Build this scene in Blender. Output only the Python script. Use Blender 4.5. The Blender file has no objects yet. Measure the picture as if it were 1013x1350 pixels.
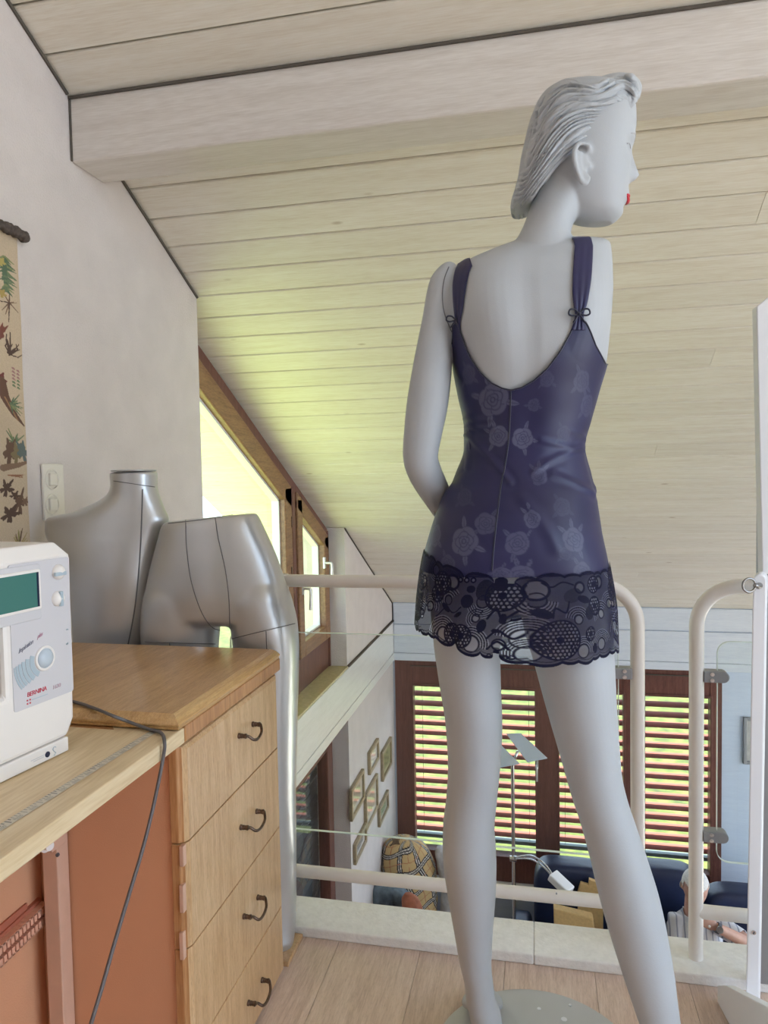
import bpy, bmesh, math, random
import numpy as np
from mathutils import Vector, Matrix
from mathutils.bvhtree import BVHTree

random.seed(7)
RNG = np.random.default_rng(11)
SC = bpy.context.scene
COL = SC.collection

# ------------------------------------------------------------------ camera
FPX = 944.06
YAW, PITCH, ROLL = math.radians(12.064), math.radians(-2.802), math.radians(-1.059)
CAM = np.array([0.0, 0.0, 1.06])


def cam_axes():
    cy, sy = math.cos(YAW), math.sin(YAW)
    f = np.array([-sy, cy, 0.]); r = np.array([cy, sy, 0.]); u = np.array([0, 0, 1.])
    cp, sp = math.cos(PITCH), math.sin(PITCH)
    f2 = f * cp + u * sp; u2 = u * cp - f * sp
    cr, sr = math.cos(ROLL), math.sin(ROLL)
    return r * cr + u2 * sr, -r * sr + u2 * cr, f2


AX = np.array(cam_axes())
RH = np.array([math.cos(YAW), math.sin(YAW), 0.])      # to the right
NH = np.array([-math.sin(YAW), math.cos(YAW), 0.])     # away
UP = np.array([0., 0., 1.])


# measured sight lines, used to read real sizes off known planes
def ray(x, y):
    return AX.T @ np.array([(x - 506.5) / FPX, (675 - y) / FPX, 1.])


def on(x, y, p, n):
    d = ray(x, y); n = np.array(n, float)
    return CAM + d * (((np.array(p) - CAM) @ n) / (d @ n))


def onx(x, y, X): return on(x, y, (X, 0, 0), (1, 0, 0))
def ony(x, y, Y): return on(x, y, (0, Y, 0), (0, 1, 0))
def onz(x, y, Z): return on(x, y, (0, 0, Z), (0, 0, 1))
def onn(x, y, d0): return on(x, y, NH * d0, NH)
def prj(P):
    v = (np.asarray(P) - CAM) @ AX.T
    return np.stack([506.5 + FPX * v[..., 0] / v[..., 2], 675 - FPX * v[..., 1] / v[..., 2]], -1)


cam_data = bpy.data.cameras.new('camera')
cam_data.sensor_fit = 'VERTICAL'; cam_data.sensor_height = 36.0; cam_data.sensor_width = 27.0
cam_data.lens = 36.0 * FPX / 1350.0
cam_data.clip_start = 0.02; cam_data.clip_end = 300
cam = bpy.data.objects.new('camera', cam_data); COL.objects.link(cam)
M = Matrix.Identity(4)
for i in range(3):
    M[i][0], M[i][1], M[i][2], M[i][3] = AX[0][i], AX[1][i], -AX[2][i], CAM[i]
cam.matrix_world = M
SC.camera = cam
SC.view_settings.view_transform = 'Standard'
SC.view_settings.look = 'None'
SC.view_settings.gamma = 1.0
SC.view_settings.use_curve_mapping = False
SC.cycles.use_denoising = True
SC.cycles.max_bounces = 10
SC.cycles.diffuse_bounces = 5
SC.cycles.transparent_max_bounces = 24
SC.cycles.caustics_reflective = False
SC.cycles.caustics_refractive = False
SC.cycles.sample_clamp_indirect = 6.0


# ------------------------------------------------------------------ objects
def empty(name, loc):
    o = bpy.data.objects.new(name, None); o.empty_display_size = .05
    o.location = loc; COL.objects.link(o); return o


def tag(o, label=None, cat=None, group=None, kind=None):
    if label: o['label'] = label
    if cat: o['category'] = cat
    if group: o['group'] = group
    if kind: o['kind'] = kind
    return o


def thing(name, loc, label, cat, group=None):
    return tag(empty(name, loc), label, cat, group)


def wloc(o):
    p = Vector((0, 0, 0))
    while o is not None:
        p = p + o.location; o = o.parent
    return p


def setparent(o, parent):
    """parents are only ever translated, never turned: keep world position"""
    o.parent = parent
    off = wloc(parent)
    o.matrix_parent_inverse = Matrix.Identity(4)
    if o.type == 'MESH':
        o.data.transform(Matrix.Translation(-off))
    else:
        o.location = o.location - off
    return o


class MB:
    def __init__(s):
        s.v = []; s.f = []; s.n = 0

    def add(s, V, Fs):
        V = np.asarray(V, float).reshape(-1, 3)
        s.v.append(V)
        s.f.extend([tuple(int(i) + s.n for i in f) for f in Fs])
        s.n += len(V); return s

    def obox(s, c, ax, ay, az):
        c, ax, ay, az = (np.array(q, float) for q in (c, ax, ay, az))
        V = [c + i * ax + j * ay + k * az for k in (-1, 1) for j in (-1, 1) for i in (-1, 1)]
        return s.add(V, [(0, 2, 3, 1), (4, 5, 7, 6), (0, 1, 5, 4), (2, 6, 7, 3), (0, 4, 6, 2), (1, 3, 7, 5)])

    def box(s, x0, x1, y0, y1, z0, z1):
        return s.obox(((x0 + x1) / 2, (y0 + y1) / 2, (z0 + z1) / 2), (abs(x1 - x0) / 2, 0, 0), (0, abs(y1 - y0) / 2, 0), (0, 0, abs(z1 - z0) / 2))

    def prism(s, poly, d):
        """planar polygon (list of 3d points) pushed along d"""
        P = np.array(poly, float); n = len(P); d = np.array(d, float)
        V = np.concatenate([P, P + d])
        F = [tuple(range(n))[::-1], tuple(range(n, 2 * n))] + [(i, (i + 1) % n, n + (i + 1) % n, n + i) for i in range(n)]
        return s.add(V, F)

    def rings(s, R, cap=True, closed=False):
        """list of rings, each an (n,3) array"""
        R = [np.asarray(r, float) for r in R]; n = len(R[0]); m = len(R)
        F = []
        for i in range(m if closed else m - 1):
            a, b = i * n, ((i + 1) % m) * n
            for j in range(n):
                k = (j + 1) % n
                F.append((a + j, a + k, b + k, b + j))
        if cap and not closed:
            F.append(tuple(range(n))[::-1]); F.append(tuple(range((m - 1) * n, m * n)))
        return s.add(np.concatenate(R), F)

    def tube(s, path, rad, n=10, cap=True, closed=False, flat=None):
        P = [np.array(p, float) for p in path]; m = len(P)
        if np.isscalar(rad): rad = [rad] * m
        T = []
        for i in range(m):
            a = P[(i - 1) % m] if (closed or i > 0) else P[i]
            b = P[(i + 1) % m] if (closed or i < m - 1) else P[i]
            t = b - a; T.append(t / (np.linalg.norm(t) + 1e-12))
        ref = np.array([0, 0, 1.]) if abs(T[0][2]) < .9 else np.array([1., 0, 0])
        u = np.cross(T[0], ref); u /= np.linalg.norm(u)
        R = []
        for i in range(m):
            u = u - T[i] * (u @ T[i]); u /= np.linalg.norm(u)
            w = np.cross(T[i], u)
            a = np.linspace(0, 2 * math.pi, n, endpoint=False)
            k = 1 if flat is None else flat
            R.append(P[i] + rad[i] * (np.cos(a)[:, None] * u + k * np.sin(a)[:, None] * w))
        return s.rings(R, cap, closed)

    def ball(s, c, r, ax=None, n=14, m=9):
        c = np.array(c, float)
        if np.isscalar(r): r = (r, r, r)
        A = np.eye(3) if ax is None else np.array(ax, float)
        R = []
        for i in range(m):
            t = math.pi * (i + .03) / (m - 1 + .06)
            a = np.linspace(0, 2 * math.pi, n, endpoint=False)
            L = np.stack([r[0] * math.sin(t) * np.cos(a), r[1] * math.sin(t) * np.sin(a), np.full(n, -r[2] * math.cos(t))], 1)
            R.append(c + L @ A)
        return s.rings(R)

    def cyl(s, c, axis, r, h, n=20, r2=None):
        c = np.array(c, float); a = np.array(axis, float); a /= np.linalg.norm(a)
        return s.tube([c - a * h / 2, c + a * h / 2], [r, r if r2 is None else r2], n)

    def grid(s, A, wrap=False):
        A = np.asarray(A, float); H, W = A.shape[:2]
        idx = np.arange(H * W).reshape(H, W) + s.n
        a = idx[:-1, :-1].ravel(); b = idx[:-1, 1:].ravel(); c = idx[1:, 1:].ravel(); d = idx[1:, :-1].ravel()
        F = np.stack([a, b, c, d], 1)
        if wrap:
            F = np.concatenate([F, np.stack([idx[:-1, -1], idx[:-1, 0], idx[1:, 0], idx[1:, -1]], 1)])
        s.v.append(A.reshape(-1, 3)); s.f.extend(map(tuple, F.tolist())); s.n += H * W
        return s

    def build(s, name, mat=None, parent=None, smooth=False, bevel=0, seg=2, angle=None):
        me = bpy.data.meshes.new(name)
        me.from_pydata(np.concatenate(s.v).tolist(), [], s.f)
        bm = bmesh.new(); bm.from_mesh(me)
        bmesh.ops.recalc_face_normals(bm, faces=bm.faces[:]); bm.to_mesh(me); bm.free()
        me.update()
        o = bpy.data.objects.new(name, me); COL.objects.link(o)
        if mat is not None: me.materials.append(mat)
        if smooth:
            me.polygons.foreach_set('use_smooth', [True] * len(me.polygons))
            if angle: me.set_sharp_from_angle(angle=math.radians(angle))
        if bevel:
            b = o.modifiers.new('bevel', 'BEVEL'); b.width = bevel; b.segments = seg; b.limit_method = 'ANGLE'; b.angle_limit = math.radians(35)
        if parent is not None: setparent(o, parent)
        return o


def attr(o, name, vals):
    a = o.data.attributes.new(name, 'FLOAT', 'POINT'); a.data.foreach_set('value', np.asarray(vals, np.float32).ravel())


def attr_col(o, name, vals):
    a = o.data.attributes.new(name, 'FLOAT_COLOR', 'POINT')
    v = np.concatenate([vals, np.ones((len(vals), 1))], 1)
    a.data.foreach_set('color', v.astype(np.float32).ravel())


def bake_mods(o):
    dg = bpy.context.evaluated_depsgraph_get()
    me = bpy.data.meshes.new_from_object(o.evaluated_get(dg))
    o.modifiers.clear(); old = o.data; o.data = me; me.name = old.name
    return o


def fuse(o, voxel, smooth=4, fac=.5):
    r = o.modifiers.new('r', 'REMESH'); r.mode = 'VOXEL'; r.voxel_size = voxel; r.use_smooth_shade = True
    s_ = o.modifiers.new('s', 'SMOOTH'); s_.iterations = smooth; s_.factor = fac
    bake_mods(o)
    o.data.polygons.foreach_set('use_smooth', [True] * len(o.data.polygons))
    return o


def cr(P, n):
    """catmull-rom through points, n samples"""
    P = np.array(P, float); m = len(P); out = []
    for t in np.linspace(0, m - 1, n):
        i = min(int(t), m - 2); u = t - i
        p0 = P[max(i - 1, 0)]; p1 = P[i]; p2 = P[i + 1]; p3 = P[min(i + 2, m - 1)]
        out.append(.5 * ((2 * p1) + (-p0 + p2) * u + (2 * p0 - 5 * p1 + 4 * p2 - p3) * u * u + (-p0 + 3 * p1 - 3 * p2 + p3) * u ** 3))
    return np.array(out)


def pchip(x, xs, ys):
    """monotone cubic through table columns"""
    xs = np.asarray(xs, float); ys = np.asarray(ys, float); x = np.clip(np.asarray(x, float), xs[0], xs[-1])
    h = np.diff(xs); d = np.diff(ys) / h
    m = np.zeros_like(ys); m[0] = d[0]; m[-1] = d[-1]
    for i in range(1, len(xs) - 1):
        if d[i - 1] * d[i] > 0:
            w1 = 2 * h[i] + h[i - 1]; w2 = h[i] + 2 * h[i - 1]
            m[i] = (w1 + w2) / (w1 / d[i - 1] + w2 / d[i])
    k = np.clip(np.searchsorted(xs, x) - 1, 0, len(xs) - 2)
    t = (x - xs[k]) / h[k]
    return ys[k] * (1 + 2 * t) * (1 - t) ** 2 + m[k] * h[k] * t * (1 - t) ** 2 + ys[k + 1] * t * t * (3 - 2 * t) + m[k + 1] * h[k] * t * t * (t - 1)


# ------------------------------------------------------------------ materials
def newmat(name):
    m = bpy.data.materials.new(name); m.use_nodes = True
    nt = m.node_tree; nt.nodes.clear()
    out = nt.nodes.new('ShaderNodeOutputMaterial')
    return m, nt, out


def N(nt, typ, ins=None, **kw):
    n = nt.nodes.new(typ)
    for k, v in kw.items(): setattr(n, k, v)
    for k, v in (ins or {}).items():
        if hasattr(v, 'is_linked') or isinstance(v, bpy.types.NodeSocket): nt.links.new(v, n.inputs[k])
        else: n.inputs[k].default_value = v
    return n


def rgb(c): return (c[0], c[1], c[2], 1.0)


def ramp(nt, fac, stops, interp='LINEAR'):
    r = nt.nodes.new('ShaderNodeValToRGB'); r.color_ramp.interpolation = interp
    e = r.color_ramp.elements
    while len(e) < len(stops): e.new(.5)
    for i, (p, c) in enumerate(stops):
        e[i].position = p; e[i].color = rgb(c)
    nt.links.new(fac, r.inputs[0]); return r.outputs[0]


def coords(nt, scale=(1, 1, 1), rot=(0, 0, 0), space='Object'):
    t = nt.nodes.new('ShaderNodeTexCoord')
    m = N(nt, 'ShaderNodeMapping', {'Vector': t.outputs[space]}); m.inputs['Scale'].default_value = scale; m.inputs['Rotation'].default_value = rot
    return m.outputs[0]


def bump(nt, h, strength, dist=.01):
    b = N(nt, 'ShaderNodeBump', {'Height': h}); b.inputs['Strength'].default_value = strength; b.inputs['Distance'].default_value = dist
    return b.outputs[0]


def mix(nt, f, a, b, blend='MIX'):
    m = nt.nodes.new('ShaderNodeMix'); m.data_type = 'RGBA'; m.blend_type = blend
    for i, v in ((0, f), (6, a), (7, b)):
        if isinstance(v, bpy.types.NodeSocket): nt.links.new(v, m.inputs[i])
        else: m.inputs[i].default_value = v if i == 0 else rgb(v)
    return m.outputs[2]


def plain(name, col, rough=.5, metal=0., noise=0., nscale=30, bmp=0., bscale=200, coat=0., sheen=0., spec=.5):
    m, nt, out = newmat(name)
    p = N(nt, 'ShaderNodeBsdfPrincipled'); nt.links.new(p.outputs[0], out.inputs[0])
    p.inputs['Roughness'].default_value = rough; p.inputs['Metallic'].default_value = metal
    p.inputs['Coat Weight'].default_value = coat; p.inputs['Sheen Weight'].default_value = sheen
    p.inputs['Specular IOR Level'].default_value = spec
    v = coords(nt)
    n1 = N(nt, 'ShaderNodeTexNoise', {'Vector': v}); n1.inputs['Scale'].default_value = nscale; n1.inputs['Detail'].default_value = 4
    a = tuple(c * (1 - noise) for c in col); b = tuple(min(1, c * (1 + noise)) for c in col)
    nt.links.new(ramp(nt, n1.outputs[0], [(.3, a), (.7, b)]), p.inputs['Base Color'])
    if bmp:
        n2 = N(nt, 'ShaderNodeTexNoise', {'Vector': v}); n2.inputs['Scale'].default_value = bscale; n2.inputs['Detail'].default_value = 3
        nt.links.new(bump(nt, n2.outputs[0], bmp, .004), p.inputs['Normal'])
    return m


def wood(name, c1, c2, c3, rough=.4, stretch=(1, 12, 12), rot=(0, 0, 0), scale=6., coat=0., knots=None, bmp=.05, pores=0.):
    """long-grained wood; stretch is the mapping scale, small along the grain"""
    m, nt, out = newmat(name)
    p = N(nt, 'ShaderNodeBsdfPrincipled'); nt.links.new(p.outputs[0], out.inputs[0])
    p.inputs['Roughness'].default_value = rough; p.inputs['Coat Weight'].default_value = coat; p.inputs['Coat Roughness'].default_value = .15
    v = coords(nt, stretch, rot)
    a = nt.nodes.new('ShaderNodeAttribute'); a.attribute_name = 'plank'
    off = N(nt, 'ShaderNodeVectorMath', {0: v, 1: N(nt, 'ShaderNodeVectorMath', {0: a.outputs['Vector'], 1: (13.7, 7.1, 3.3)}, operation='MULTIPLY').outputs[0]}, operation='ADD').outputs[0]
    n1 = N(nt, 'ShaderNodeTexNoise', {'Vector': off}); n1.inputs['Scale'].default_value = scale; n1.inputs['Detail'].default_value = 6; n1.inputs['Distortion'].default_value = .6
    n2 = N(nt, 'ShaderNodeTexNoise', {'Vector': off}); n2.inputs['Scale'].default_value = scale * 7; n2.inputs['Detail'].default_value = 3
    f = N(nt, 'ShaderNodeMath', {0: n1.outputs[0], 1: n2.outputs[0]}, operation='ADD').outputs[0]
    f = N(nt, 'ShaderNodeMath', {0: f, 1: .5}, operation='MULTIPLY').outputs[0]
    col = ramp(nt, f, [(.36, c1), (.5, c2), (.64, c3)])
    tint = N(nt, 'ShaderNodeMath', {0: a.outputs['Fac'], 1: .16}, operation='MULTIPLY').outputs[0]
    col = mix(nt, tint, col, tuple(c * .62 for c in c1))
    if knots:
        kv = coords(nt, knots[0], rot)
        vo = N(nt, 'ShaderNodeTexVoronoi', {'Vector': kv}); vo.inputs['Scale'].default_value = 1.0
        k = ramp(nt, vo.outputs['Distance'], [(.0, (1, 1, 1)), (.035, (.75, .75, .75)), (.075, (0, 0, 0))])
        wn = N(nt, 'ShaderNodeMath', {0: k, 1: knots[2]}, operation='MULTIPLY').outputs[0]
        col = mix(nt, wn, col, knots[1])
    if pores:
        pv = N(nt, 'ShaderNodeTexNoise', {'Vector': off}); pv.inputs['Scale'].default_value = scale * 22; pv.inputs['Detail'].default_value = 2
        pf = ramp(nt, pv.outputs[0], [(.56, (0, 0, 0)), (.66, (1, 1, 1))])
        col = mix(nt, N(nt, 'ShaderNodeMath', {0: pf, 1: pores}, operation='MULTIPLY').outputs[0], col, tuple(c * .45 for c in c1))
    nt.links.new(col, p.inputs['Base Color'])
    if bmp: nt.links.new(bump(nt, f, bmp, .01), p.inputs['Normal'])
    return m


def glassmat(name, tint=(.97, .99, .98), refl=1.0):
    m, nt, out = newmat(name)
    t = N(nt, 'ShaderNodeBsdfTransparent'); t.inputs[0].default_value = rgb(tint)
    g = N(nt, 'ShaderNodeBsdfGlossy'); g.inputs['Roughness'].default_value = .015
    n = N(nt, 'ShaderNodeTexNoise', {'Vector': coords(nt)}); n.inputs['Scale'].default_value = 3
    fr = N(nt, 'ShaderNodeFresnel'); fr.inputs[0].default_value = 1.42
    f = N(nt, 'ShaderNodeMath', {0: fr.outputs[0], 1: refl}, operation='MULTIPLY').outputs[0]
    f = N(nt, 'ShaderNodeMath', {0: f, 1: N(nt, 'ShaderNodeMath', {0: n.outputs[0], 1: .004}, operation='MULTIPLY').outputs[0]}, operation='ADD').outputs[0]
    geo = nt.nodes.new('ShaderNodeNewGeometry')
    inv = N(nt, 'ShaderNodeMath', {0: 1.0, 1: geo.outputs['Backfacing']}, operation='SUBTRACT').outputs[0]
    f = N(nt, 'ShaderNodeMath', {0: f, 1: inv}, operation='MULTIPLY').outputs[0]
    mx = N(nt, 'ShaderNodeMixShader', {0: f, 1: t.outputs[0], 2: g.outputs[0]})
    nt.links.new(mx.outputs[0], out.inputs[0]); return m


def attrmat(name, rough=.6, bmp=0., bscale=900, sheen=0., alpha=None, attrname='Col', spec=.5, coat=0.):
    m, nt, out = newmat(name)
    p = N(nt, 'ShaderNodeBsdfPrincipled')
    a = nt.nodes.new('ShaderNodeAttribute'); a.attribute_name = attrname
    n = N(nt, 'ShaderNodeTexNoise', {'Vector': coords(nt)}); n.inputs['Scale'].default_value = bscale; n.inputs['Detail'].default_value = 2
    c = mix(nt, .12, a.outputs['Color'], n.outputs[1] if False else n.outputs[0], 'OVERLAY')
    nt.links.new(c, p.inputs['Base Color'])
    p.inputs['Roughness'].default_value = rough; p.inputs['Sheen Weight'].default_value = sheen; p.inputs['Specular IOR Level'].default_value = spec
    p.inputs['Coat Weight'].default_value = coat
    if bmp: nt.links.new(bump(nt, n.outputs[0], bmp, .002), p.inputs['Normal'])
    nt.links.new(p.outputs[0], out.inputs[0])
    return m


MAT = {}
MAT['plaster'] = plain('white_plaster', (.66, .60, .575), .9, noise=.04, nscale=9, bmp=.55, bscale=170)
MAT['board'] = wood('white_board', (.72, .71, .68), (.78, .77, .74), (.82, .81, .78), .45, (1, 14, 14), scale=3)
MAT['board_y'] = wood('white_board_side', (.72, .71, .68), (.78, .77, .74), (.82, .81, .78), .3, (14, 1, 14), scale=3)
MAT['plank'] = wood('whitewashed_pine', (.74, .67, .56), (.81, .755, .655), (.86, .82, .74), .42, (.55, 9, 9), scale=5,
                    knots=((3.2, 8., 8.), (.34, .22, .12), .6), bmp=.03)
MAT['beam'] = wood('whitewashed_beam', (.63, .575, .52), (.69, .64, .59), (.75, .705, .66), .27, (.6, 8, 8), scale=5,
                   knots=((1.2, 3, 3), (.45, .34, .24), .4), bmp=.03)
MAT['gap'] = plain('dark_joint', (.10, .085, .07), .9)
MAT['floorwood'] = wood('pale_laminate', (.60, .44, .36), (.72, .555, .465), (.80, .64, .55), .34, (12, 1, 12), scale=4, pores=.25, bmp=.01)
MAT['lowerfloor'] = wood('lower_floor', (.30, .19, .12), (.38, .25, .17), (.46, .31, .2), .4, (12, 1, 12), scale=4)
MAT['brown'] = wood('brown_window_wood', (.105, .040, .031), (.145, .056, .042), (.19, .080, .058), .38, (9, 9, .8), scale=6, bmp=.02)
MAT['brown_warm'] = wood('golden_brown_window_wood', (.17, .085, .04), (.25, .13, .065), (.33, .18, .09), .38, (9, 1, 9), scale=6, bmp=.02)
MAT['oak'] = wood('oak_veneer', (.50, .285, .135), (.61, .385, .195), (.69, .46, .26), .32, (14, 14, 1.), scale=4, coat=.25, pores=.4, bmp=.02)
MAT['oak_top'] = wood('oak_top', (.44, .24, .085), (.56, .32, .125), (.64, .40, .175), .28, (14, 1., 14), rot=(0, 0, .12), scale=4, coat=.3, pores=.35, bmp=.02)
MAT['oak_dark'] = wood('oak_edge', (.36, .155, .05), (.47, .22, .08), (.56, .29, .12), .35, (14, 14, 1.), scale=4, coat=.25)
MAT['birch'] = wood('birch_leaf', (.64, .47, .27), (.72, .55, .33), (.78, .62, .40), .45, (10, .8, 10), scale=4, bmp=.01)
MAT['lam'] = plain('brown_laminate', (.66, .325, .18), .5, noise=.07, nscale=3, bmp=.12, bscale=400)
MAT['lam_light'] = plain('pale_brown_plastic', (.62, .38, .27), .5, noise=.05)
MAT['rust'] = plain('red_brown_metal', (.42, .13, .075), .5)
MAT['peach'] = plain('peach_plastic', (.70, .36, .24), .5)
MAT['white_metal'] = plain('cream_enamel', (.84, .79, .735), .28, noise=.03, nscale=12, coat=.2)
MAT['stone'] = plain('pale_stone', (.90, .895, .89), .75, noise=.05, nscale=60, bmp=.4, bscale=140)
MAT['sill'] = plain('tan_stone', (.55, .46, .27), .6, noise=.12, nscale=40)
MAT['clamp'] = plain('grey_cast_metal', (.33, .34, .36), .45, metal=.5)
MAT['dark_steel'] = plain('dark_steel', (.30, .29, .28), .25, metal=1.)
MAT['steel'] = plain('steel', (.65, .65, .66), .22, metal=1.)
MAT['bronze'] = plain('aged_bronze', (.15, .10, .075), .32, metal=.9, noise=.3, nscale=200)
MAT['glass'] = glassmat('clear_glass')
MAT['glass_win'] = glassmat('window_glass', (.96, .98, .97))
MAT['glass_edge'] = plain('polished_glass_edge', (.80, .90, .87), .12, spec=.8)
MAT['dummy'] = plain('mannequin_white_shaded', (.465, .485, .51), .55, noise=.03, nscale=14, bmp=.06, bscale=500)  # matt white darkened to blue-grey, its shade put into the base colour
MAT['vinyl'] = plain('silver_vinyl', (.58, .585, .59), .30, metal=.6, noise=.04, nscale=5, bmp=.22, bscale=16)
MAT['vinyl_seam'] = plain('vinyl_seam', (.14, .14, .15), .5)
MAT['mach'] = plain('ivory_plastic', (.84, .785, .735), .35, noise=.01)
MAT['mach_grey'] = plain('pale_grey_plastic', (.62, .60, .61), .4)
MAT['mach_blue'] = plain('grey_blue_print', (.42, .50, .55), .4)
MAT['mach_dark'] = plain('dark_print', (.08, .08, .10), .5)
MAT['red'] = plain('red_print', (.55, .03, .06), .4)
MAT['lcd'] = plain('green_lcd', (.07, .20, .17), .18, spec=.6)
MAT['lcd_dark'] = plain('lcd_edge', (.012, .02, .05), .3)
MAT['cable'] = plain('grey_cable', (.13, .115, .115), .5)
MAT['switch'] = plain('cream_plastic', (.74, .70, .63), .35)
MAT['navyleather'] = plain('navy_leather', (.008, .016, .055), .42, noise=.2, nscale=6, bmp=.2, bscale=70)
MAT['lampgrey'] = plain('frosted_grey_plate', (.62, .70, .82), .3)
MAT['white'] = plain('white_lacquer', (.84, .85, .88), .35)
MAT['tan'] = plain('tan_cloth', (.60, .40, .17), .8, noise=.08, nscale=60)
MAT['skin'] = plain('skin', (.58, .33, .25), .5, noise=.06, nscale=30)
MAT['hairwhite'] = plain('white_hair', (.72, .70, .68), .7, noise=.12, nscale=90, bmp=.6, bscale=220)
MAT['trouser'] = plain('dark_trousers', (.03, .035, .05), .8)
MAT['bark'] = plain('dark_bark', (.11, .085, .07), .9, noise=.4, nscale=90, bmp=.9, bscale=120)
MAT['lip'] = plain('red_lip_paint', (.62, .03, .05), .35)
MAT['navy_trim'] = plain('navy_satin_trim', (.010, .012, .035), .4, sheen=.2)
MAT['lawn'] = None
# ------------------------------------------------------------------ the room shell
XW = -1.20                       # left wall plane
SLOPE = .5016; CA = 1 / math.hypot(1, SLOPE); SA = SLOPE * CA
CP = onx(10, 0, XW)              # a point on the sloping ceiling
def zc(y): return CP[2] - SLOPE * (y - CP[1])
YN0 = onx(261, 450, XW)[1]       # niche start
YN1 = onx(454, 700, XW)[1]       # niche end
XN = ony(436, 879, YN1)[0]       # window plane in the niche
YF = onx(517, 794, XW)[1]        # far wall
ZS = onx(457, 879, XW)[2]        # sill / top of the board band
ZB = ZS - .335                   # bottom of the band
ZL = -2.9                        # lower floor
XR = 3.3


def structure(o, kind='structure'):
    o['kind'] = kind; return o


# ceiling: individual boards in one mesh, running left to right
def slope_pt(x, s, d=0.):
    """s metres down the slope from CP, d metres below the ceiling face"""
    return np.array([x, CP[1] + s * CA - d * SA, CP[2] - s * SA - d * CA])


PW = .1203
smax = (YF + .5 - CP[1]) / CA
mb = MB(); pv = []
bounds = [.135 - PW * i for i in range(40, 0, -1)] + [.135, .255, .311] + [.431 + .1203 * i for i in range(60) if .431 + .1203 * i < smax]
for k in range(len(bounds) - 1):
    s0, w_ = bounds[k], bounds[k + 1] - bounds[k]
    cut = []
    if k % 3 == 1: cut = [random.uniform(-.6, 2.6)]
    xs = [-1.95] + cut + [XR]
    for i in range(len(xs) - 1):
        a, b = xs[i] + (.0006 if i else 0), xs[i + 1] - .0006
        e = .0045
        prof = [(0 + .0022, -.02), (w_ - .0022, -.02), (w_ - .0022, -.004), (w_ - e, 0), (e, 0), (.0022, -.004)]
        A = np.array([slope_pt(a, s0 + p[0], p[1]) for p in prof]); B = np.array([slope_pt(b, s0 + p[0], p[1]) for p in prof])
        mb.rings([A, B]); pv += [random.random()] * 12
o = structure(mb.build('ceiling', MAT['plank'])); attr(o, 'plank', pv)
mb = MB(); mb.prism([slope_pt(-1.95, -4.66, -.021), slope_pt(XR, -4.66, -.021), slope_pt(XR, smax, -.021), slope_pt(-1.95, smax, -.021)], np.array([0, SA, CA]) * .15)
o.data.materials.append(MAT['gap'])
structure(mb.build('ceiling', MAT['gap']))

# beam (purlin) under the boards
b0 = onx(91, 123, XW); b1 = onx(94, 215.7, XW); b2 = onx(136, 241, XW)
mb = MB()
y0, y1, zb, zt = b0[1] - .002, b2[1], (b1[2] + b2[2]) / 2, b0[2]
mb.prism([(XW, y0, zb), (XW, y1, zb), (XW, y1, zc(y1) - .003), (XW, y0, zc(y0) - .003)], (XR - XW - .02, 0, 0))
structure(mb.build('trim_1', MAT['beam'], bevel=.006))
mb = MB(); mb.tube([(XW + .003, y0 - .004, zc(y0) - .008), (XR - .02, y0 - .004, zc(y0) - .008)], .0042, 6)
mb.tube([(XW + .003, y0 - .001, zc(y0) - .012), (XW + .003, y0 - .001, zb + .003)], .003, 6)
structure(mb.build('trim_2', MAT['gap']))
# thin second batten behind the beam
mb = MB(); mb.prism([(XW, y1, zc(y1) - .035), (XW, y1 + .03, zc(y1 + .03) - .018), (XW, y1 + .03, zc(y1 + .03) - .002), (XW, y1, zc(y1) - .002)], (XR - XW - .02, 0, 0))
structure(mb.build('trim_3', MAT['beam']))

# left wall: near part, far part, piece under the band
T = .28
mb = MB()
mb.prism([(XW, -1.6, ZL), (XW, YN0, ZL), (XW, YN0, zc(YN0) - .004), (XW, -1.6, zc(-1.6) - .004)], (-T, 0, 0))
mb.prism([(XW, YN1, ZL), (XW, YF + .02, ZL), (XW, YF + .02, zc(YF + .02) - .004), (XW, YN1, zc(YN1) - .004)], (-T, 0, 0))
YD0 = YN0 + .55
mb.prism([(XW, YN0, ZL), (XW, YD0, ZL), (XW, YD0, ZB), (XW, YN0, ZB)], (-T, 0, 0))
structure(mb.build('wall_left', MAT['plaster']))
# dark joint between wall and boards
mb = MB()
for ya, yb in ((-.8, y0 - .01), (y1 + .03, YN0), (YN1, YF)):
    mb.tube([(XW + .003, ya, zc(ya) - .006), (XW + .003, yb, zc(yb) - .006)], .005, 6)
mb.tube([(XW + .003, YF - .003, zc(YF)), (XW + .003, YF - .003, ZS + .0)], .004, 6)
structure(mb.build('trim_4', MAT['gap']))

# board band along left wall at gallery floor level, with stone sill on top
mb = MB()
zg = ZB + .062
mb.box(XN - .1, XW + .012, YN0 - .6, YF - .013, zg + .003, ZS - .012)
mb.box(XN - .1, XW + .014, YN0 - .6, YF - .013, ZB, zg)
structure(mb.build('trim_5', MAT['board_y'], bevel=.003))
mb = MB(); mb.box(XN - .06, XW + .006, YN0 + .002, YN1 - .002, ZS - .012, ZS)
structure(mb.build('trim_6', MAT['sill']))
mb = MB(); mb.box(XW - .001, XW + .018, YN1, YF - .014, ZS - .006, ZS + .004)
structure(mb.build('trim_7', MAT['gap']))

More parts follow.
